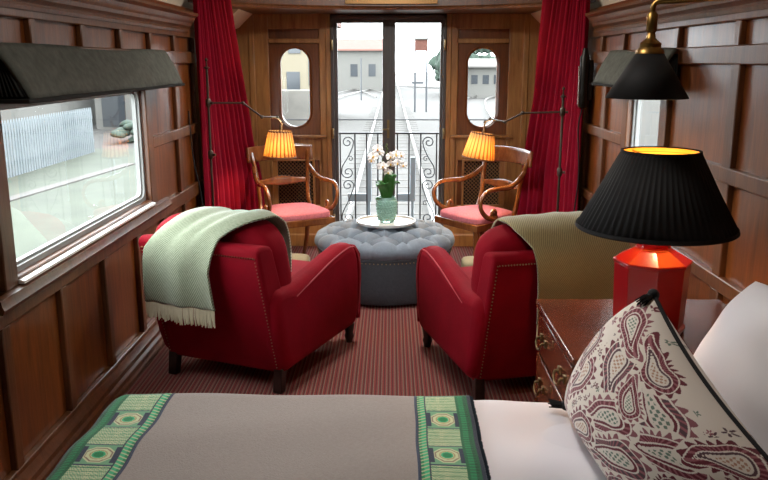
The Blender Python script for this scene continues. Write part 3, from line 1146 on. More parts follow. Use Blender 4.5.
def orchid():
    t = thing('potted_orchid', 'white flowering orchid with dark green leaves in the hobnail vase', 'orchid', (vp[0], vp[1], VZ + .03))
    MB().softbox((0, 0, .075), (.05, .05, .06), 2.5, 6).build('moss', 'stem', t)
    # leaves
    for (ang, L, w, up, twist) in ((-2.2, .18, .038, .14, 0), (-1.2, .16, .044, .21, .2), (-.7, .12, .038, .20, .3), (.4, .15, .034, .14, 0), (2.4, .16, .036, .14, 0), (-1.75, .12, .044, .15, .1), (-2.75, .12, .032, .03, 0)):
        d = Vector((cos(ang), sin(ang), 0))
        sd = Vector((-sin(ang), cos(ang), 0))
        def fn(u, v, d=d, sd=sd, L=L, w=w, up=up):
            ww = w * (sin(PI * min(1, .12 + .88 * v)) ** .6) * (1 if v < .999 else 0)
            p = d * (.02 + L * .55 * v ** 1.4) + Vector((0, 0, .11 + up * sin(PI * .62 * v)))
            return p + sd * ww * (2 * u - 1) + Vector((0, 0, .012 * abs(2 * u - 1)))
        grid_mesh('leaf', 'leaf', fn, 7, 14, t, solid=.003)
    # two flower spikes arching to either side
    def flower(p, face, r, par):
        f = Vector(face).normalized()
        up = Vector((0, 0, 1))
        s = f.cross(up).normalized()
        up = s.cross(f)
        def petal(ang, ln, wd):
            a = s * cos(ang) + up * sin(ang)
            b = f.cross(a)
            def fn(u, v):
                ww = wd * sin(PI * (.06 + .9 * v)) ** .7
                return p + a * (ln * v) + b * ww * (2 * u - 1) + f * (.006 + .010 * v * v - .006 * abs(2 * u - 1))
            return fn
        m = MB()
        for ang, ln, wd in ((PI / 2, r, r * .34), (PI / 2 + 2.2, r, r * .32), (PI / 2 - 2.2, r, r * .32), (.15, r * 1.05, r * .58), (PI - .15, r * 1.05, r * .58)):
            fn = petal(ang, ln, wd)
            g = [[m.bm.verts.new(fn(i / 4, j / 6)) for i in range(5)] for j in range(7)]
            for j in range(6):
                for i in range(4):
                    m.bm.faces.new((g[j][i], g[j][i + 1], g[j + 1][i + 1], g[j + 1][i]))
        o = m.build('flower', 'petal', par, solid=.0015)
        MB().softbox(tuple(p + f * .012 - up * .006), (.006, .008, .009), 2.2, 4).build('lip', 'lip', o)
    for sx, top, n in ((-1, .475, 8), (1, .46, 8)):
        P = spline([(sx * .012, 0, .10), (sx * .030, -.01, .24), (sx * .028, -.02, .36), (sx * .040, -.03, top), (sx * .078, -.05, top + .005), (sx * .105, -.06, top - .05)], 8)
        st = MB().tube(P, .0032, n=6).build('flower_spike', 'stem', t)
        for k in range(n):
            q = P[int(len(P) * (.42 + .57 * k / (n - 1))) - 1]
            off = Vector((random.uniform(-.02, .02), -.018 + random.uniform(-.02, .015), random.uniform(-.035, .022)))
            flower(q + off, (random.uniform(-.5, .5) + sx * .2, -1, random.uniform(-.2, .25)), random.uniform(.028, .036), st)
    P = spline([(0, .01, .1), (.004, .01, .3), (.002, 0, .47), (-.004, -.01, .53)], 6)
    bs = MB().tube(P, .003, n=6).build('flower_spike', 'stem', t)
    for k in range(4):
        q = P[-1 - k * 2]
        MB().sphere(q + Vector((.004 * (-1) ** k, -.004, 0)), .007, 8, (1, 1, 1.3)).build('bud', 'stem', bs)


orchid()


# ================================================================== SCROLL-ARM CHAIRS
def scroll_chair(loc, rz, label):
    t = thing('scroll_armchair', label, 'chair', loc, rz, 'mahogany scroll-arm chairs')
    def trap(z, sc=1.0, dy=0):
        return [(-.255 * sc, -.235 * sc + dy), (.255 * sc, -.235 * sc + dy), (.215 * sc, .23 * sc + dy), (-.215 * sc, .23 * sc + dy)]
    rail = MB()
    rail.prism(trap(0, 1.02), 'z', .375, .432)
    rail.build('seat_rail', 'chair_wood', t, bevel=.008, seg=3)
    def sh(q, p):
        k = 1 - .16 * (q.y + .235) / .47
        return (q.x * k, q.y, q.z + .02 * (1 - p.x ** 2) * (1 - p.y ** 2))
    MB().softbox((0, 0, .452), (.258, .238, .038), 5, 10, sh).build('seat', 'pink', t)
    for s in (-1, 1):
        # front sabre legs, rear legs sweeping up into the back posts
        MB().tube(spline([(s * .225, -.215, .40), (s * .225, -.21, .28), (s * .225, -.225, .14), (s * .228, -.275, .0)], 6), [.024 - .010 * k / 18 for k in range(19)], n=8).build('leg', 'chair_wood', t)
        MB().tube(spline([(s * .20, .19, .41), (s * .20, .215, .27), (s * .20, .25, .14), (s * .20, .32, .0)], 6), [.023 - .008 * k / 18 for k in range(19)], n=8).build('leg', 'chair_wood', t)
        MB().tube(spline([(s * .238, -.10, .405), (s * .228, .08, .41), (s * .217, .17, .45), (s * .212, .215, .56), (s * .220, .235, .70), (s * .236, .27, .84), (s * .245, .31, .925)], 6), .021, n=10, flat=.8).build('back_post', 'chair_wood', t)
        arm = spline([(s * .238, .262, .80), (s * .255, .17, .735), (s * .275, .06, .70), (s * .288, -.06, .70), (s * .290, -.165, .69), (s * .288, -.225, .635), (s * .280, -.22, .56), (s * .270, -.16, .495), (s * .262, -.085, .468)], 8)
        ao = MB().tube(arm, [.018 + .003 * sin(k * .12) for k in range(len(arm))], n=10).build('arm', 'chair_wood', t)
        vol = [(s * .262, -.05 - .035 * (1 - k / 26) * cos(.5 * k - PI * .5 - 1.0) - .02, .505 + .045 * (1 - k / 26) * sin(.5 * k - PI * .5 - 1.0)) for k in range(22)]
        vo = MB().tube([(s * .262, -.085, .468)] + vol, [.014 - .0003 * k for k in range(23)], n=8).build('scroll', 'chair_wood', ao)
        MB().lathe([(.0, -.016), (.014, -.014), (.014, .014), (.0, .016)], n=14, cap=False).build('rosette', 'old_brass', vo, loc=(s * .262, -.07, .505)).rotation_euler = (0, PI / 2, 0)
    # broad curved crest rail
    def crest(u, v):
        x = -.285 + .57 * u
        y = .335 - .060 * (x / .285) ** 2 + .012 * v
        z = .835 + .125 * v + .01 * cos(PI * (u - .5))
        return (x, y, z)
    co = grid_mesh('crest_rail', 'chair_wood', crest, 24, 6, t, solid=.026)
    co.modifiers.new('bevel', 'BEVEL').width = .006
    def mid(u, v):
        x = -.215 + .43 * u
        y = .242 + .035 * (1 - (x / .215) ** 2)
        w = .018 + .020 * cos(PI * (u - .5)) ** 2
        return (x, y, .675 + w * (2 * v - 1))
    mo = grid_mesh('cross_rail', 'chair_wood', mid, 24, 4, t, solid=.02)
    return t


# seat centres from the visible front corners
scroll_chair((-.785, 6.24, 0), math.radians(28), 'mahogany scroll-arm chair with rose seat beneath the left gold reading lamp')
scroll_chair((.695, 6.15, 0), math.radians(-55), 'mahogany scroll-arm chair with rose seat beneath the right gold reading lamp')


def stool(x, y, label):
    t = thing('footstool', label, 'footstool', (x, y, 0), 0, 'low olive footstools')
    MB().softbox((0, 0, .235), (.16, .12, .055), 5, 8).build('cushion', 'olive_stool', t)
    MB().box(-.145, .145, -.105, .105, .15, .20).build('frame', 'dark_leg', t, bevel=.006)
    for a in (-1, 1):
        for b in (-1, 1):
            MB().lathe([(.012, 0), (.02, .05), (.016, .1), (.022, .155)], (a * .12, b * .08, 0), 12).build('leg', 'dark_leg', t)


stool(-.74, 5.42, 'low olive footstool on the floor in front of the left red armchair')
stool(.66, 5.36, 'low olive footstool on the floor in front of the right red armchair')


# ================================================================== CHEST OF DRAWERS
def chest():
    X0, X1, Y0, Y1, H = .60, 1.335, 2.40, 3.06, .70
    t = thing('chest_of_drawers', 'low mahogany chest of drawers with brass handles carrying the red lamp', 'chest', (0, 0, 0))
    t.location = (X0, Y0, 0)
    w, d = X1 - X0, Y1 - Y0
    MB().box(.012, w, .012, d - .012, .07, .675).build('carcass', 'chest_wood', t, bevel=.004)
    MB().box(-.012, w, -.006, d + .006, .675, .70).build('top', 'chest_wood', t, bevel=.006, seg=3)
    MB().box(.0, w, .0, d, .0, .08).build('plinth', 'chest_wood', t, bevel=.006)
    for z0, z1 in ((.50, .66), (.30, .485), (.095, .285)):
        dr = MB().box(-.004, .03, .03, d - .03, z0, z1).build('drawer', 'chest_wood', t, bevel=.005)
        for y in (.16, d - .16):
            h = MB()
            zc = (z0 + z1) / 2
            for e in (-1, 1):
                h.lathe([(.012, 0), (.014, .003)], (0, 0, 0), 14) if False else None
                h.box(-.010, -.003, y + e * .04 - .012, y + e * .04 + .012, zc - .014, zc + .014)
                h.tube([(-.004, y + e * .04, zc), (-.022, y + e * .04, zc)], .005)
            h.tube(spline([(-.022, y - .042, zc), (-.026, y - .036, zc - .022), (-.028, y, zc - .032), (-.026, y + .036, zc - .022), (-.022, y + .042, zc)], 6), .004)
            h.build('handle', 'old_brass', dr, bevel=.001)
        MB().box(-.006, -.002, d / 2 - .008, d / 2 + .008, z1 - .045, z1 - .02).build('keyhole_plate', 'old_brass', dr)
    return t


chest()


# ================================================================== TABLE LAMP
def table_lamp():
    t = thing('table_lamp', 'red lacquer table lamp with a wide black pleated shade on the chest of drawers', 'lamp', (.926, 2.70, .701))
    ph = math.radians(-100)
    MB().lathe([(.118, 0), (.128, .004), (.130, .018), (.122, .03), (.124, .05), (.131, .245), (.136, .250), (.136, .258), (.075, .292), (.060, .300), (.058, .312), (.063, .322), (.055, .330)], n=8, phase=ph).build('lamp_base', 'red_lacquer', t, bevel=.003, angle=20)
    MB().lathe([(.02, .33), (.022, .345), (.012, .35), (.012, .43), (.02, .435), (.02, .47), (.0, .47)], n=16, cap=False).build('socket', 'brass', t)
    z0, z1 = .372, .640
    md = pleat_mod(64, .010)
    MB().lathe([(.270, z0), (.199, z0 + .13), (.129, z1)], n=256, mod=md, cap=False).build('lamp_shade', 'black_shade', t, solid=.002)
    MB().lathe([(.264, z0 + .004), (.194, z0 + .13), (.1245, z1 - .001)], n=64, cap=False).build('shade_lining', 'gold_lining', t, solid=.0015)
    MB().lathe([(.129, z1 - .016), (.134, z1 - .014), (.1335, z1 + .003), (.125, z1 + .003)], n=64, cap=False).build('shade_trim', 'black_shade', t)
    MB().lathe([(.2695, z0 - .004), (.2735, z0), (.271, z0 + .012), (.266, z0 + .010)], n=64, cap=False).build('shade_trim', 'black_shade', t)
    s = MB()
    for a in (0, 2 * PI / 3, 4 * PI / 3):
        s.tube([(0, 0, z1 - .03), (.127 * cos(a), .127 * sin(a), z1 - .01)], .002, n=6)
    s.tube([(.012, 0, .43), (.05, 0, .50), (.045, 0, .57), (0, 0, z1 - .03)], .002, n=6)
    s.tube([(-.012, 0, .43), (-.05, 0, .50), (-.045, 0, .57), (0, 0, z1 - .03)], .002, n=6)
    s.build('harp', 'brass', t)
    l = bpy.data.lights.new('table_bulb', 'POINT')
    l.energy = 4.5
    l.color = (1, .66, .32)
    l.shadow_soft_size = .04
    lo = bpy.data.objects.new('table_bulb', l)
    C.objects.link(lo)
    lo.parent = t
    lo.location = (0, 0, .53)


table_lamp()


def brass_lamp():
    c = atY(646.5, 98, 2.6)
    t = thing('wall_reading_lamp', 'brass wall reading lamp with a black cone shade above the table lamp', 'lamp', (c.x, c.y, c.z))
    MB().lathe([(.1295, 0), (.036, .152)], n=64, cap=False).build('lamp_shade', 'black_shade', t, solid=.002)
    MB().lathe([(.046, .140), (.044, .150), (.034, .160), (.034, .172), (.020, .184), (.015, .190), (.012, .205), (.017, .212), (.017, .262), (.011, .270), (.0, .27)], n=24, cap=False).build('cap', 'brass', t)
    P = spline([(0, 0, .26), (0, -.001, .283), (.008, -.004, .298), (.03, -.014, .304), (.10, -.05, .308), (.30, -.155, .315), (1.362 - c.x, -.28, .318)], 8)
    MB().tube(P, [.009 + .005 * min(1, max(0, (k - 14) / 14)) for k in range(len(P))], n=12).build('arm', 'brass', t)
    MB().lathe([(.05, 0), (.05, .008), (.03, .014)], n=28).build('wall_plate', 'brass', t, loc=(1.378 - c.x, -.283, .318)).rotation_euler = (0, -PI / 2, 0)
    MB().sphere((0, 0, .05), .028, 14).build('bulb', 'white_cloth', t)


brass_lamp()


# ================================================================== BED
BX0, BX1, BY0, BY1, BZ = -.895, 1.335, .85, 2.36, .595
bed = thing('bed', 'bed made up in white linen beneath the taupe runner and paisley cushion', 'bed', (0, BY0, 0))
MB().box(BX0 + .03, BX1, .03, BY1 - BY0 - .03, .08, .34).build('bed_base', 'taupe', bed, bevel=.02)
for x in (BX0 + .10, BX1 - .08):
    for y in (.1, BY1 - BY0 - .1):
        MB().lathe([(.025, 0), (.035, .085)], (x, y, 0), 16).build('leg', 'dark_leg', bed)


def drape(sx, sy, off=0., r=.06):
    """distance from the right edge / near edge measured along the cloth -> point on the made bed"""
    def fold(s, edge, r=r):
        q = s - edge + r
        if q < 0: return s, 0.
        a = q / r
        if a < PI / 2: return edge - r + (r + off) * sin(a), (r + off) * (1 - cos(a))
        return edge + off, r + off + (q - r * PI / 2)
    fx, dzx = fold(-sx, -BX0)
    fy, dzy = fold(sy, BY1)
    return -fx, fy, dzx + dzy


def sheet(u, v):
    sx = BX1 - .01 - (BX1 - BX0 + .28) * u
    sy = BY0 + (BY1 - BY0 + .28) * v
    x, y, dz = drape(sx, sy)
    wr = .0
    if x > .2: wr = min(1, max(0, (x - .27) / .12)) * 1.7 * ( .005 * sin(7 * x + 9 * y) + .007 * sin(3.2 * y - 5 * x + 1) + .004 * sin(17 * y + 2 * x))
    return (x, y - BY0, BZ - dz + wr)


grid_mesh('sheet', 'white_cloth', sheet, 110, 80, bed)
MB().softbox(((BX0 + BX1) / 2, (BY1 - BY0) / 2, (BZ + .30) / 2 - .014), ((BX1 - BX0) / 2 - .02, (BY1 - BY0) / 2 - .02, (BZ - .30) / 2), 14, 12).build('mattress', 'white_cloth', bed)

run = thing('bed_runner', 'taupe wool bed runner edged with green patterned bands, lying across the bed', 'bed runner', (0, BY0, 0))
RX0, RX1 = -.90, .247       # along the cloth


def run_fn(xa, xb, lift, wig=0.):
    def fn(u, v):
        sx = xb + (xa - xb) * u
        sy = BY0 + (BY1 - BY0 + .24) * v
        x, y, dz = drape(sx, sy, lift)
        x += wig * (.006 * sin(9 * y) + .003 * sin(27 * y + 1))
        return (x, y - BY0, BZ + lift + .006 - dz + .0025 * sin(13 * x + 4 * y) + .002 * sin(21 * y - 5 * x))
    return fn


grid_mesh('runner_cloth', 'taupe', run_fn(-.70, .085, .006), 100, 120, run, solid=.008)

G1, G2, NV, CR, SG = [np.array(lin(c)[:3]) for c in ('#138a50', '#38b87c', '#232d42', '#cdd2a6', '#74ad83')]


def band_cols(flip):
    def fn(U, V):
        a = 1 - U if flip else U               # 0 = outer edge with fringe
        s = V * (BY1 - BY0 + .24) / .17        # in band widths
        col = np.tile(CR, (len(U), 1))
        inner = (a > .27) & (a < .80)
        per = 1.30
        k = (s + .55) % per
        c = (a - .535) / .265
        d = (k - .36) / .30
        # text-like woven lines between the medallions
        hx = np.sin(a * 95) * np.sin(s * 90 + 9 * np.sin(a * 30))
        tx = (hx > .05)
        col[inner & tx] = SG
        col[inner & (np.abs(np.sin(s * 26)) < .22) & (k > .72)] = G1 * .8
        med = inner & (np.abs(d) < 1)
        rr = (np.abs(c) ** 3 + np.abs(d) ** 3) ** (1 / 3)
        re = np.sqrt(c ** 2 + d ** 2)
        col[med & (rr <= 1.0)] = CR * 1.05
        oc_ = np.maximum(np.maximum(np.abs(c), np.abs(d)), (np.abs(c) + np.abs(d)) * .72)
        col[med & (oc_ > .80)] = SG
        col[med & (np.abs(c) > .74) & (np.abs(d) < .82)] = NV * 1.1
        col[med & (oc_ > .62) & (oc_ < .70)] = np.array(lin('#8d7a66')[:3])
        col[med & (re > .40) & (re < .47)] = np.array(lin('#b0a06c')[:3])
        col[med & (re < .26)] = G1
        col[med & (re < .36) & (re >= .26)] = G2
        col[inner & (np.abs(np.abs(d) - 1.05) < .05)] = NV * 1.5
        # border stripes
        for lo, hi, cc in ((0, .06, NV * .8), (.06, .135, G1 * .45), (.135, .235, G1), (.235, .27, G1 * .5), (.80, .83, NV), (.83, .90, G2), (.90, .945, G1), (.945, .97, NV), (.97, 1.01, NV * 1.6)):
            m = (a >= lo) & (a < hi)
            col[m] = cc
        z = (a > .10) & (a < .235)
        m = z & (np.sin(s * 75) > .2)
        col[m] = col[m] * .55
        m = (a > .83) & (a < .945) & (np.sin(s * 60 + a * 40) > .55)
        col[m] = CR * .8
        return col
    return fn


grid_mesh('woven_band', 'woven', run_fn(.072, RX1, .0075, .3), 90, 760, run, solid=.006, colfn=band_cols(False))
grid_mesh('woven_band', 'woven', run_fn(-.885, -.69, .0075, .8), 90, 760, run, solid=.006, colfn=band_cols(True))
fr = MB()
fb = run_fn(.072, RX1, .0075, .3)
for k in range(150):
    v_ = k / 149
    x, y, z = fb(0, v_)
    fr.tube([(x - .004, y, z), (x + .004, y + .003, z - .002), (x + .011, y + random.uniform(-.006, .006), z - .006)], .0032, n=4)
fr.build('fringe', mat('navy_fringe_yarn', '#1d2f3c', .9, var=.5, scale=60), run)


# ================================================================== PILLOWS
def quad_pillow(name, corners, thick, m, label, cat, n=40, pull=.05, colfn=None, soft=.5, group=None, rnd=0., wr=0.):
    A, B, Cc, D = [Vector(c) for c in corners]          # A-B along u, A-D along v
    ctr = (A + B + Cc + D) / 4
    t = thing(name, label, cat, (ctr.x, ctr.y, min(A.z, B.z, Cc.z, D.z)), 0, group)
    o = Vector(t.location)
    nrm = ((B - A).cross(D - A) + (Cc - B).cross(A - B)).normalized()
    def mk(sgn):
        def fn(u, v):
            a, b = 2 * u - 1, 2 * v - 1
            ra, rb = a * math.sqrt(1 - rnd * b * b / 2), b * math.sqrt(1 - rnd * a * a / 2)
            # sides curve inwards between the corners
            pu = (pull[0] * (1 - u) + pull[1] * u) if isinstance(pull, tuple) else pull
            pv = (pull[2] * (1 - v) + pull[3] * v) if isinstance(pull, tuple) else pull
            uu = .5 + .5 * ra * (1 - pu * (1 - b * b))
            vv = .5 + .5 * rb * (1 - pv * (1 - a * a))
            p = A * (1 - uu) * (1 - vv) + B * uu * (1 - vv) + Cc * uu * vv + D * (1 - uu) * vv
            h = ((1 - a * a) * (1 - b * b)) ** soft * thick / 2
            h *= 1 + .05 * sin(5 * u + 2) * sin(6 * v + 1) + wr * (.05 * sin(9 * u + 4 * v) + .035 * sin(17 * v - 7 * u + 1) + .03 * sin(21 * u + 3))
            return p + nrm * h * sgn - o
        return fn
    front, backf = mk(1), mk(-1)
    return t, front, backf, nrm


def teardrop_field(P, c, ang, size, flip):
    """signed distance (in units of size) to a curled teardrop"""
    x, y = P[:, 0] - c[0], P[:, 1] - c[1]
    ca, sa = cos(ang), sin(ang)
    X, Y = (x * ca + y * sa) / size, (-x * sa + y * ca) / size
    if flip: Y = -Y
    d = np.full(len(X), 9.)
    for k in range(14):
        q = k / 13
        cx, cy = 1.75 * q - .35, .55 * q * q * (1.6 - .4 * q)
        r = .52 * (1 - q) ** .75 + .03
        d = np.minimum(d, np.hypot(X - cx, Y - cy) - r)
    return d, X, Y


CREAM, MAR, ROSE, BRN, GRN, TAN = [np.array(lin(c)[:3]) for c in ('#e8dfd4', '#6f2a36', '#a0626a', '#5d4248', '#6f8272', '#b98f78')]
MOT = [((.24, .60), -2.0, .135, 0), ((.13, .42), -1.5, .085, 1), ((.40, .80), -.4, .12, 1), ((.32, .32), .4, .105, 0), ((.56, .52), -.7, .12, 0), ((.60, .22), .2, .10, 1),
       ((.72, .72), -.5, .13, 1), ((.84, .42), -.9, .11, 0), ((.14, .16), .9, .08, 0), ((.44, .08), 0, .075, 0), ((.86, .12), .6, .09, 1), ((.12, .86), -.6, .09, 0), ((.92, .84), -.6, .1, 0), ((.55, .96), .1, .08, 1), ((.36, .52), -2.0, .07, 1), ((.74, .98), 2.6, .07, 0)]


def paisley(U, V):
    P = np.stack([U, V], 1)
    w = P + .006 * np.stack([np.sin(40 * V), np.sin(37 * U)], 1)
    col = np.tile(CREAM, (len(U), 1))
    # trailing sprigs and florets on the ground
    r2 = np.random.default_rng(4)
    for _ in range(280):
        c = r2.random(2)
        s = r2.uniform(.011, .025)
        x, y = w[:, 0] - c[0], w[:, 1] - c[1]
        th = np.arctan2(y, x)
        rr = np.hypot(x, y) / s
        m = rr < .65 + .4 * np.cos(5 * th + c[0] * 9)
        cc = [MAR, ROSE, BRN, GRN, MAR][r2.integers(5)]
        col[m] = cc
        col[rr < .22] = CREAM
    for i, (c, a, s, fl) in enumerate(MOT):
        d, X, Y = teardrop_field(w, c, a, s * 1.4, fl)
        th = np.arctan2(Y - .2, X)
        pet = .20 + .09 * np.sin(th * 17)
        col[(d < .36)] = CREAM
        col[(d < pet) & (d > .10)] = MAR if i % 2 else ROSE * .8
        m = (d < .10) & (d > .05); col[m] = CREAM
        m = (d < .05) & (d > -.12)
        col[m] = MAR if i % 3 else BRN
        m2 = m & (np.sin(th * 26) > .3); col[m2] = ROSE
        m = (d < -.12) & (d > -.17); col[m] = CREAM
        m = (d < -.17) & (d > -.25); col[m] = BRN if i % 2 else MAR
        m = (d <= -.25); col[m] = CREAM * .97
        m = (d < -.33) & (np.sin(X * 30) * np.sin(Y * 30) > .1); col[m] = TAN if i % 2 else GRN
    return col


ca, cb, cc_, cdn = (.705, 2.03, 1.035), (.535, 2.235, .615), (.56, 1.60, .63), (.815, 1.42, .80)
cushion, ff, bf, nn = quad_pillow('paisley_cushion', (ca, cb, cc_, cdn), .24, 'pattern', 'cream and maroon paisley cushion with black corner tassels leaning on the bed', 'cushion', pull=(.14, .02, -.20, .02))
if nn.x > 0:
    ff, bf = bf, ff
grid_mesh('front_cover', 'pattern', ff, 380, 380, cushion, colfn=paisley)
grid_mesh('back_cover', 'pattern', bf, 90, 90, cushion, colfn=paisley)
ed = [ff(k / 30, 0) for k in range(31)] + [ff(1, k / 30) for k in range(1, 31)] + [ff(1 - k / 30, 1) for k in range(1, 31)] + [ff(0, 1 - k / 30) for k in range(1, 31)]
MB().tube(ed, .0065, n=8).build('piping', 'black_cord', cushion)
for cpt, d in ((ca, (-.6, -.25, -.35)), (cb, (-.75, .25, .02)), (cc_, (-.5, -.5, -.1)), (cdn, (.2, -.6, 0))):
    p = Vector(cpt) - Vector(cushion.location)
    dv = Vector(d).normalized()
    tb = MB()
    inward = (Vector((0, 0, 0)) - p + (Vector(ca) + Vector(cb) + Vector(cc_) + Vector(cdn)) / 4 - Vector(cushion.location)).normalized()
    for k in range(26):
        o2 = Vector((random.uniform(-1, 1), random.uniform(-1, 1), random.uniform(-.6, .6))) * .014
        tb.tube([p + inward * .012 + o2 * .4, p + dv * .02 + o2 * .8, p + dv * (.034 + random.uniform(0, .014)) + o2 * 1.1], [.004, .0035, .002], n=4)
    tb.softbox(tuple(p + inward * .006), (.016, .016, .016), 2.2, 4)
    tb.build('tassel', 'black_cord', cushion)

pa, pb, pc, pd = (1.07, 2.24, 1.035), (.85, 2.25, .61), (.87, 1.52, .63), (1.06, 1.50, 1.04)
pil, f1, b1, n1 = quad_pillow('white_pillow', (pa, pb, pc, pd), .20, 'pillow_white', 'white cotton pillow propped behind the paisley cushion at the bed head', 'pillow', pull=.0, rnd=.32, wr=1.)
def both(f, b):
    def fn(u, v):
        return f(u, v * 2) if v <= .5 else b(u, 2 - 2 * v)
    return fn
grid_mesh('pillow_case', 'pillow_white', both(f1, b1), 50, 101, pil)
qa, qb, qc, qd = (1.265, 2.20, .98), (1.16, 2.23, .64), (1.16, 1.50, .64), (1.265, 1.48, .98)
pil2, f2, b2_, n2 = quad_pillow('white_pillow', (qa, qb, qc, qd), .15, 'pillow_white', 'white cotton pillow against the right wall, behind the other white pillow', 'pillow', pull=.0, rnd=.32, wr=1.)
grid_mesh('pillow_case', 'pillow_white', both(f2, b2_), 50, 101, pil2)
#__PART3__
# ================================================================== OUTSIDE
GZ = -1.2
M['ballast'] = mat('pale_ballast', '#34322f', .95, var=.45, scale=3, bump=.4, bscale=14)
M['grass'] = mat('washed_grass', '#33382d', .95, var=.45, scale=1.2, bump=.3, bscale=30)
M['concrete'] = mat('pale_concrete', '#45423f', .9, var=.08, scale=2)
M['rail'] = mat('railway_steel', '#5c5a57', .4, .5, var=.15)
M['sleeper'] = mat('weathered_sleeper', '#3b3834', .95, var=.2, scale=6)
M['render_white'] = mat('white_render', '#585753', .9, var=.06, scale=1.5)
M['render_yellow'] = mat('cream_render', '#6d6656', .9, var=.08, scale=1.5)
M['terracotta'] = mat('terracotta_roof', '#4c2c22', .9, var=.2, scale=4)
M['stone'] = mat('rubble_stone', '#55524d', .95, var=.3, scale=3, bump=.5, bscale=6)
M['fence_paint'] = mat('pale_blue_fence_paint', '#5b6265', .8, var=.1, scale=3)
M['shrub'] = mat('dark_shrub_leaves', '#26332a', .95, var=.4, scale=3, bump=.6, bscale=12)
M['dark_pane'] = mat('dark_house_window', '#2b2f33', .2)

struct(MB().box(-60, 60, 7.6, 220, GZ - .2, GZ), 'ground', 'ballast')
struct(MB().box(-60, -1.8, -25, 7.6, GZ - .2, GZ), 'ground_lawn', 'grass')
struct(MB().box(1.8, 60, -25, 7.6, GZ - .2, GZ), 'ground_yard', 'concrete')
struct(MB().box(-30, -2.4, 7.61, 26, GZ, GZ + .02), 'lawn', 'grass')
struct(MB().prism([(-8.3, 14.5), (-8.0, 14.5), (-7.2, 22.), (-7.5, 22.)], 'z', GZ + .021, GZ + .05), 'path', 'concrete')

# balcony and railing
struct(MB().box(-1.3, 1.3, 7.13, 7.52, -.12, -.02), 'balcony_floor', 'sleeper')
rl = thing('balcony_railing', 'black wrought iron balcony railing with scrollwork outside the double doors', 'railing', (-.025, 7.42, -.02))
m = MB()
m.box(-.98, .98, -.012, .012, .995, 1.012)
m.box(-.98, .98, -.012, .012, .10, .118)
m.build('rail', 'iron', rl, bevel=.003)
MB().tube([(-.98, 0, 1.13), (.98, 0, 1.13)], .006, n=8).build('upper_wire', 'iron', rl)
for x in (-.98, -.72, -.455, -.315, -.205, -.10, .085, .195, .305, .455, .72, .98):
    z1 = 1.16 if abs(x) > .9 else 1.0
    MB().box(x - .007, x + .007, -.007, .007, 0 if abs(x) > .9 else .11, z1).build('baluster', 'iron', rl, bevel=.002)


def spiral(cx, cz, r, a0, turns, d, n=26):
    return [(cx + r * (1 - .8 * k / n) * cos(a0 + d * turns * 2 * PI * k / n), 0, cz + r * (1 - .8 * k / n) * sin(a0 + d * turns * 2 * PI * k / n)) for k in range(n + 1)]


for xc, mir in ((-.385, 1), (.380, -1), (-.585, -1), (.588, 1), (-.85, 1), (.85, -1)):
    for zt, zb in ((.975, .575), (.565, .135)):
        h = zt - zb
        R1, R2 = .056, .060
        top = spiral(.0, h - R1, R1, PI * .0, 1.35, 1)
        bot = spiral(.0, R2, R2, PI * 1.0, 1.35, 1)
        # S stem: right side of the top volute down to the left side of the bottom one
        mid = [tuple(p) for p in spline([(R1, 0, h - R1), (R1 * .75, 0, h - 2.0 * R1), (0, 0, h * .5), (-R2 * .8, 0, R2 * 2.0), (-R2, 0, R2)], 6)]
        sc_ = MB().tube([(mir * x + xc, y, z + zb) for x, y, z in list(reversed(top)) + mid[1:-1] + bot], .0055, n=7)
        cl = spiral(R1 * .45, h * .5 - .012, .03, PI, 1.2, -1, 16)
        sc_.tube([(mir * x + xc, y, z + zb) for x, y, z in cl], .0045, n=6)
        sc_.build('scroll', 'iron', rl)
for x, wd, nm in ((-.215, .20, 'left'), (.205, .14, 'right')):  # two flat blue-grey J shapes behind the railing
    k = MB()
    k.prism([(x - wd, .33), (x + .028, .33), (x + .028, .755), (x - .022, .755), (x - .022, .405), (x - wd, .405)], 'y', 7.44, 7.47)
    k.box(x - .01, x + .016, 7.44, 7.47, -.02, .34)
    tag(k.build('balcony_j_plate', 'steel_blue', bevel=.004), 'blue-grey J-shaped plate behind the balcony railing, %s of the orchid' % nm, 'bracket', 'J-shaped balcony plates')


def rail_pair(name, label, pts, gauge=1.5, sleepers=0):
    t = thing(name, label, 'track', (pts[0][0], pts[0][1], GZ), 0, 'railway tracks in the yard')
    o = Vector((pts[0][0], pts[0][1], 0))
    P = spline([(x, y, 0) for x, y in pts], 14)
    for s in (-1, 1):
        line = []
        for i, p in enumerate(P):
            d = (P[min(i + 1, len(P) - 1)] - P[max(i - 1, 0)]).normalized()
            line.append(p - o + Vector((d.y, -d.x, 0)) * s * gauge / 2 + Vector((0, 0, .16)))
        MB().tube(line, .055, n=6).build('rail', 'rail', t)
    for k in range(sleepers):
        MB().box(-1.2, 1.2, 1.1 * k - .12, 1.1 * k + .12, .0, .008).build('sleeper', 'sleeper', t)


rail_pair('railway_track', 'straight railway track running away behind the balcony doors', [(0, 8.2), (0, 30), (0, 60), (0, 150)], 1.5, 40)
rail_pair('railway_track', 'curved railway track sweeping away left of the straight track', [(-.4, 62), (-2.6, 78), (-6, 90), (-13, 100), (-26, 106)])
rail_pair('railway_track', 'railway siding seen low through the left oval window', [(-7, 38), (-5.6, 50), (-4.4, 66), (-2.4, 84), (-.6, 100)])
rail_pair('railway_track', 'railway siding crossing behind the right oval window', [(4.0, 36), (5.2, 50), (7.0, 62), (12, 74)])
rail_pair('railway_track', 'distant railway track right of the straight track', [(1.2, 90), (5, 84), (11, 76), (20, 70)])


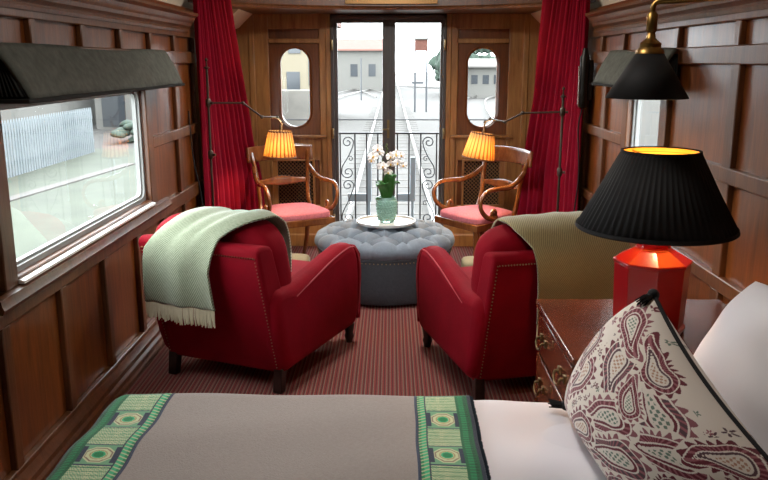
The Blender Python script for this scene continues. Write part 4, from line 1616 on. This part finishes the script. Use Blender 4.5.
def building(label, x0, x1, y0, y1, h, wm, roof_h, rm, wins, group=None):
    t = thing('building', label, 'building', ((x0 + x1) / 2, y0, GZ), 0, group)
    w = (x1 - x0) / 2
    MB().box(-w, w, 0, y1 - y0, 0, h).build('wall', wm, t)
    d = y1 - y0
    MB().prism([(-.4, h), (d + .4, h), (d + .2, h + .15), (d / 2, h + roof_h), (-.2, h + .15)], 'x', -w - .3, w + .3).build('roof', rm, t, smooth=False)
    for (a, b, c, e) in wins:
        MB().box(a, b, -.04, .05, c, e).build('window', 'dark_pane', t)


building('long pale railway shed with a terracotta roof seen through the balcony doors', -14, -.9, 80, 90, 3.9, 'render_white', 1.3, 'terracotta', [(k, k + .7, 1.4, 2.6) for k in (-1, 1.2, 3.4, 5.2)])
building('cream house with small windows seen through the left oval window', -8.2, -3.0, 36, 44, 4.6, 'render_yellow', 1.6, 'terracotta', [(1.0, 1.55, 3.2, 4.0), (1.75, 2.3, 3.2, 4.0), (.9, 1.5, 1.3, 2.4), (1.9, 2.4, 1.8, 2.9)])
building('low white shed seen through the right oval window', 4.6, 10, 64, 72, 2.4, 'render_white', .7, 'concrete', [(k, k + .5, 1.1, 1.8) for k in (-1.8, -.9, 0, .9)])
building('long white boarded building behind the picket fence', -21, -13.5, 12, 40, 3.4, 'render_white', 1.2, 'concrete', [])
building('pale engine shed with grey doors beyond the end of the picket fence', -12.7, -10.9, 34, 40, 2.6, 'render_white', .8, 'concrete', [(-.6, .4, .1, 2.0)])
building('pale yard building seen through the narrow right-hand window', 8, 16, 14, 40, 4.0, 'render_white', 1.2, 'concrete', [])
wl = MB().box(-4.9, -2.9, 31.5, 32, GZ, .55)
tag(wl.build('stone_wall', 'stone', bevel=.05), 'grey rubble stone wall seen through the left oval window', 'wall')

sp = thing('signal_box', 'small railway signal cabin on posts right of the balcony door mullion', 'signal', (1.70, 46, GZ))
MB().box(-.36, .36, -.3, .3, 3.45, 4.05).build('cabin', 'terracotta', sp)
MB().box(-.42, .42, -.36, .36, 4.05, 4.15).build('roof', 'sleeper', sp)
for x in (-.33, .33):
    MB().box(x - .05, x + .05, -.05, .05, 0, 3.45).build('post', 'iron', sp)
MB().box(-.5, .15, -.06, .06, 1.6, 1.72).build('cross_arm', 'iron', sp)
mast = MB().tube([(-2.25, 60, GZ), (-2.25, 60, 1.9)], .05, n=8)
tag(mast.build('lamp_post', 'iron'), 'thin grey lamp post in the yard left of the balcony door mullion', 'post')


def shrub(name, label, cat, c, s, seed, trunk=0., group=None):
    r = random.Random(seed)
    t = thing(name, label, cat, (c[0], c[1], GZ), 0, group)
    cr = MB()
    for k in range(26):
        p = Vector((r.gauss(0, .42), r.gauss(0, .42), r.gauss(0, .42)))
        if p.length > 1: p.normalize()
        q = Vector((p.x * s[0], p.y * s[1], trunk + s[2] + p.z * s[2]))
        q.z = max(q.z, .1)
        cr.softbox(tuple(q), (s[0] * .36, s[1] * .36, s[2] * .34), 2.0, 4, lambda q2, p2: (q2.x + .06 * s[0] * sin(9 * q2.z), q2.y, q2.z + .06 * s[2] * sin(11 * q2.x)))
    cr.build('crown', 'shrub', t)
    MB().tube([(0, 0, -.02), (.05, 0, trunk + s[2])], [.12, .05], n=8).build('trunk', 'sleeper', t)


shrub('tree', 'dark tree at the right edge of the balcony door view', 'tree', (4.7, 62), (1.1, 1.1, 2.0), 3, 1.4, 'trees in the yard')
shrub('tree', 'dark tree behind the white shed in the right oval window', 'tree', (7.0, 78), (2.6, 1.6, 2.1), 5, 1.0, 'trees in the yard')
shrub('bush', 'dark green bush beside the stone wall in the left oval window', 'bush', (-4.75, 30), (.55, .5, .95), 8)
shrub('bush', 'small dark bush beside the track right of the balcony door mullion', 'bush', (1.95, 24), (.5, .4, .45), 11)
shrub('bush', 'green bush beyond the end of the picket fence outside the left window', 'bush', (-9.3, 28.5), (.7, 1.1, .42), 12)

fe = thing('picket_fence', 'pale blue-grey picket fence across the lawn outside the left window', 'fence', (-9.4, 9, GZ))
pk = MB()
for k in range(106):
    y = .15 * k
    pk.prism([(y - .045, .05), (y + .045, .05), (y + .045, 1.36), (y, 1.45), (y - .045, 1.36)], 'x', -.012, .012)
pk.build('pickets', 'fence_paint', fe, smooth=False)
for z in (.35, 1.1):
    MB().box(-.06, -.012, 0, 15.9, z, z + .08).build('fence_rail', 'fence_paint', fe)

# ================================================================== LIGHT
w = bpy.data.worlds.new('overcast_sky')
bpy.context.scene.world = w
w.use_nodes = True
bg = w.node_tree.nodes['Background']
bg.inputs['Color'].default_value = (.90, .95, 1.0, 1)
bg.inputs['Strength'].default_value = 10.5

M['opal'] = mat('fill_lamp_glass', '#efe9dd', .4)
def added_fill_lamp(y, watts, label):  # unseen ceiling fixture, added only to lift the interior brightness
    t = thing('added_fill_lamp', label, 'lamp', (0, y, 2.395), 0, 'added fill lamps')
    MB().lathe([(.19, -.03), (.20, -.02), (.20, .0), (.17, .005)], n=40).build('brass_ring', 'brass', t)
    MB().lathe([(.185, -.031), (.185, -.040), (.0, -.040)], n=40, cap=False).build('diffuser', 'opal', t)
    l = bpy.data.lights.new('added_fill_light', 'AREA')
    l.shape = 'DISK'
    l.size = .36
    l.energy = watts
    l.color = (1, .95, .89)
    o = bpy.data.objects.new('added_fill_light', l)
    C.objects.link(o)
    o.parent = t
    o.location = (0, 0, -.045)


added_fill_lamp(5.0, 31, 'added out-of-view fill lamp on the ceiling above the grey ottoman')
added_fill_lamp(2.45, 11, 'added out-of-view fill lamp on the ceiling above the far edge of the bed')
sc = bpy.context.scene
sc.view_settings.view_transform = 'Standard'
sc.view_settings.look = 'None'
sc.view_settings.exposure = 0.36
sc.view_settings.gamma = 1
sc.view_settings.use_curve_mapping = False
sc.cycles.use_denoising = True
sc.cycles.max_bounces = 10
sc.cycles.diffuse_bounces = 6
sc.cycles.transparent_max_bounces = 12
sc.cycles.sample_clamp_indirect = 8
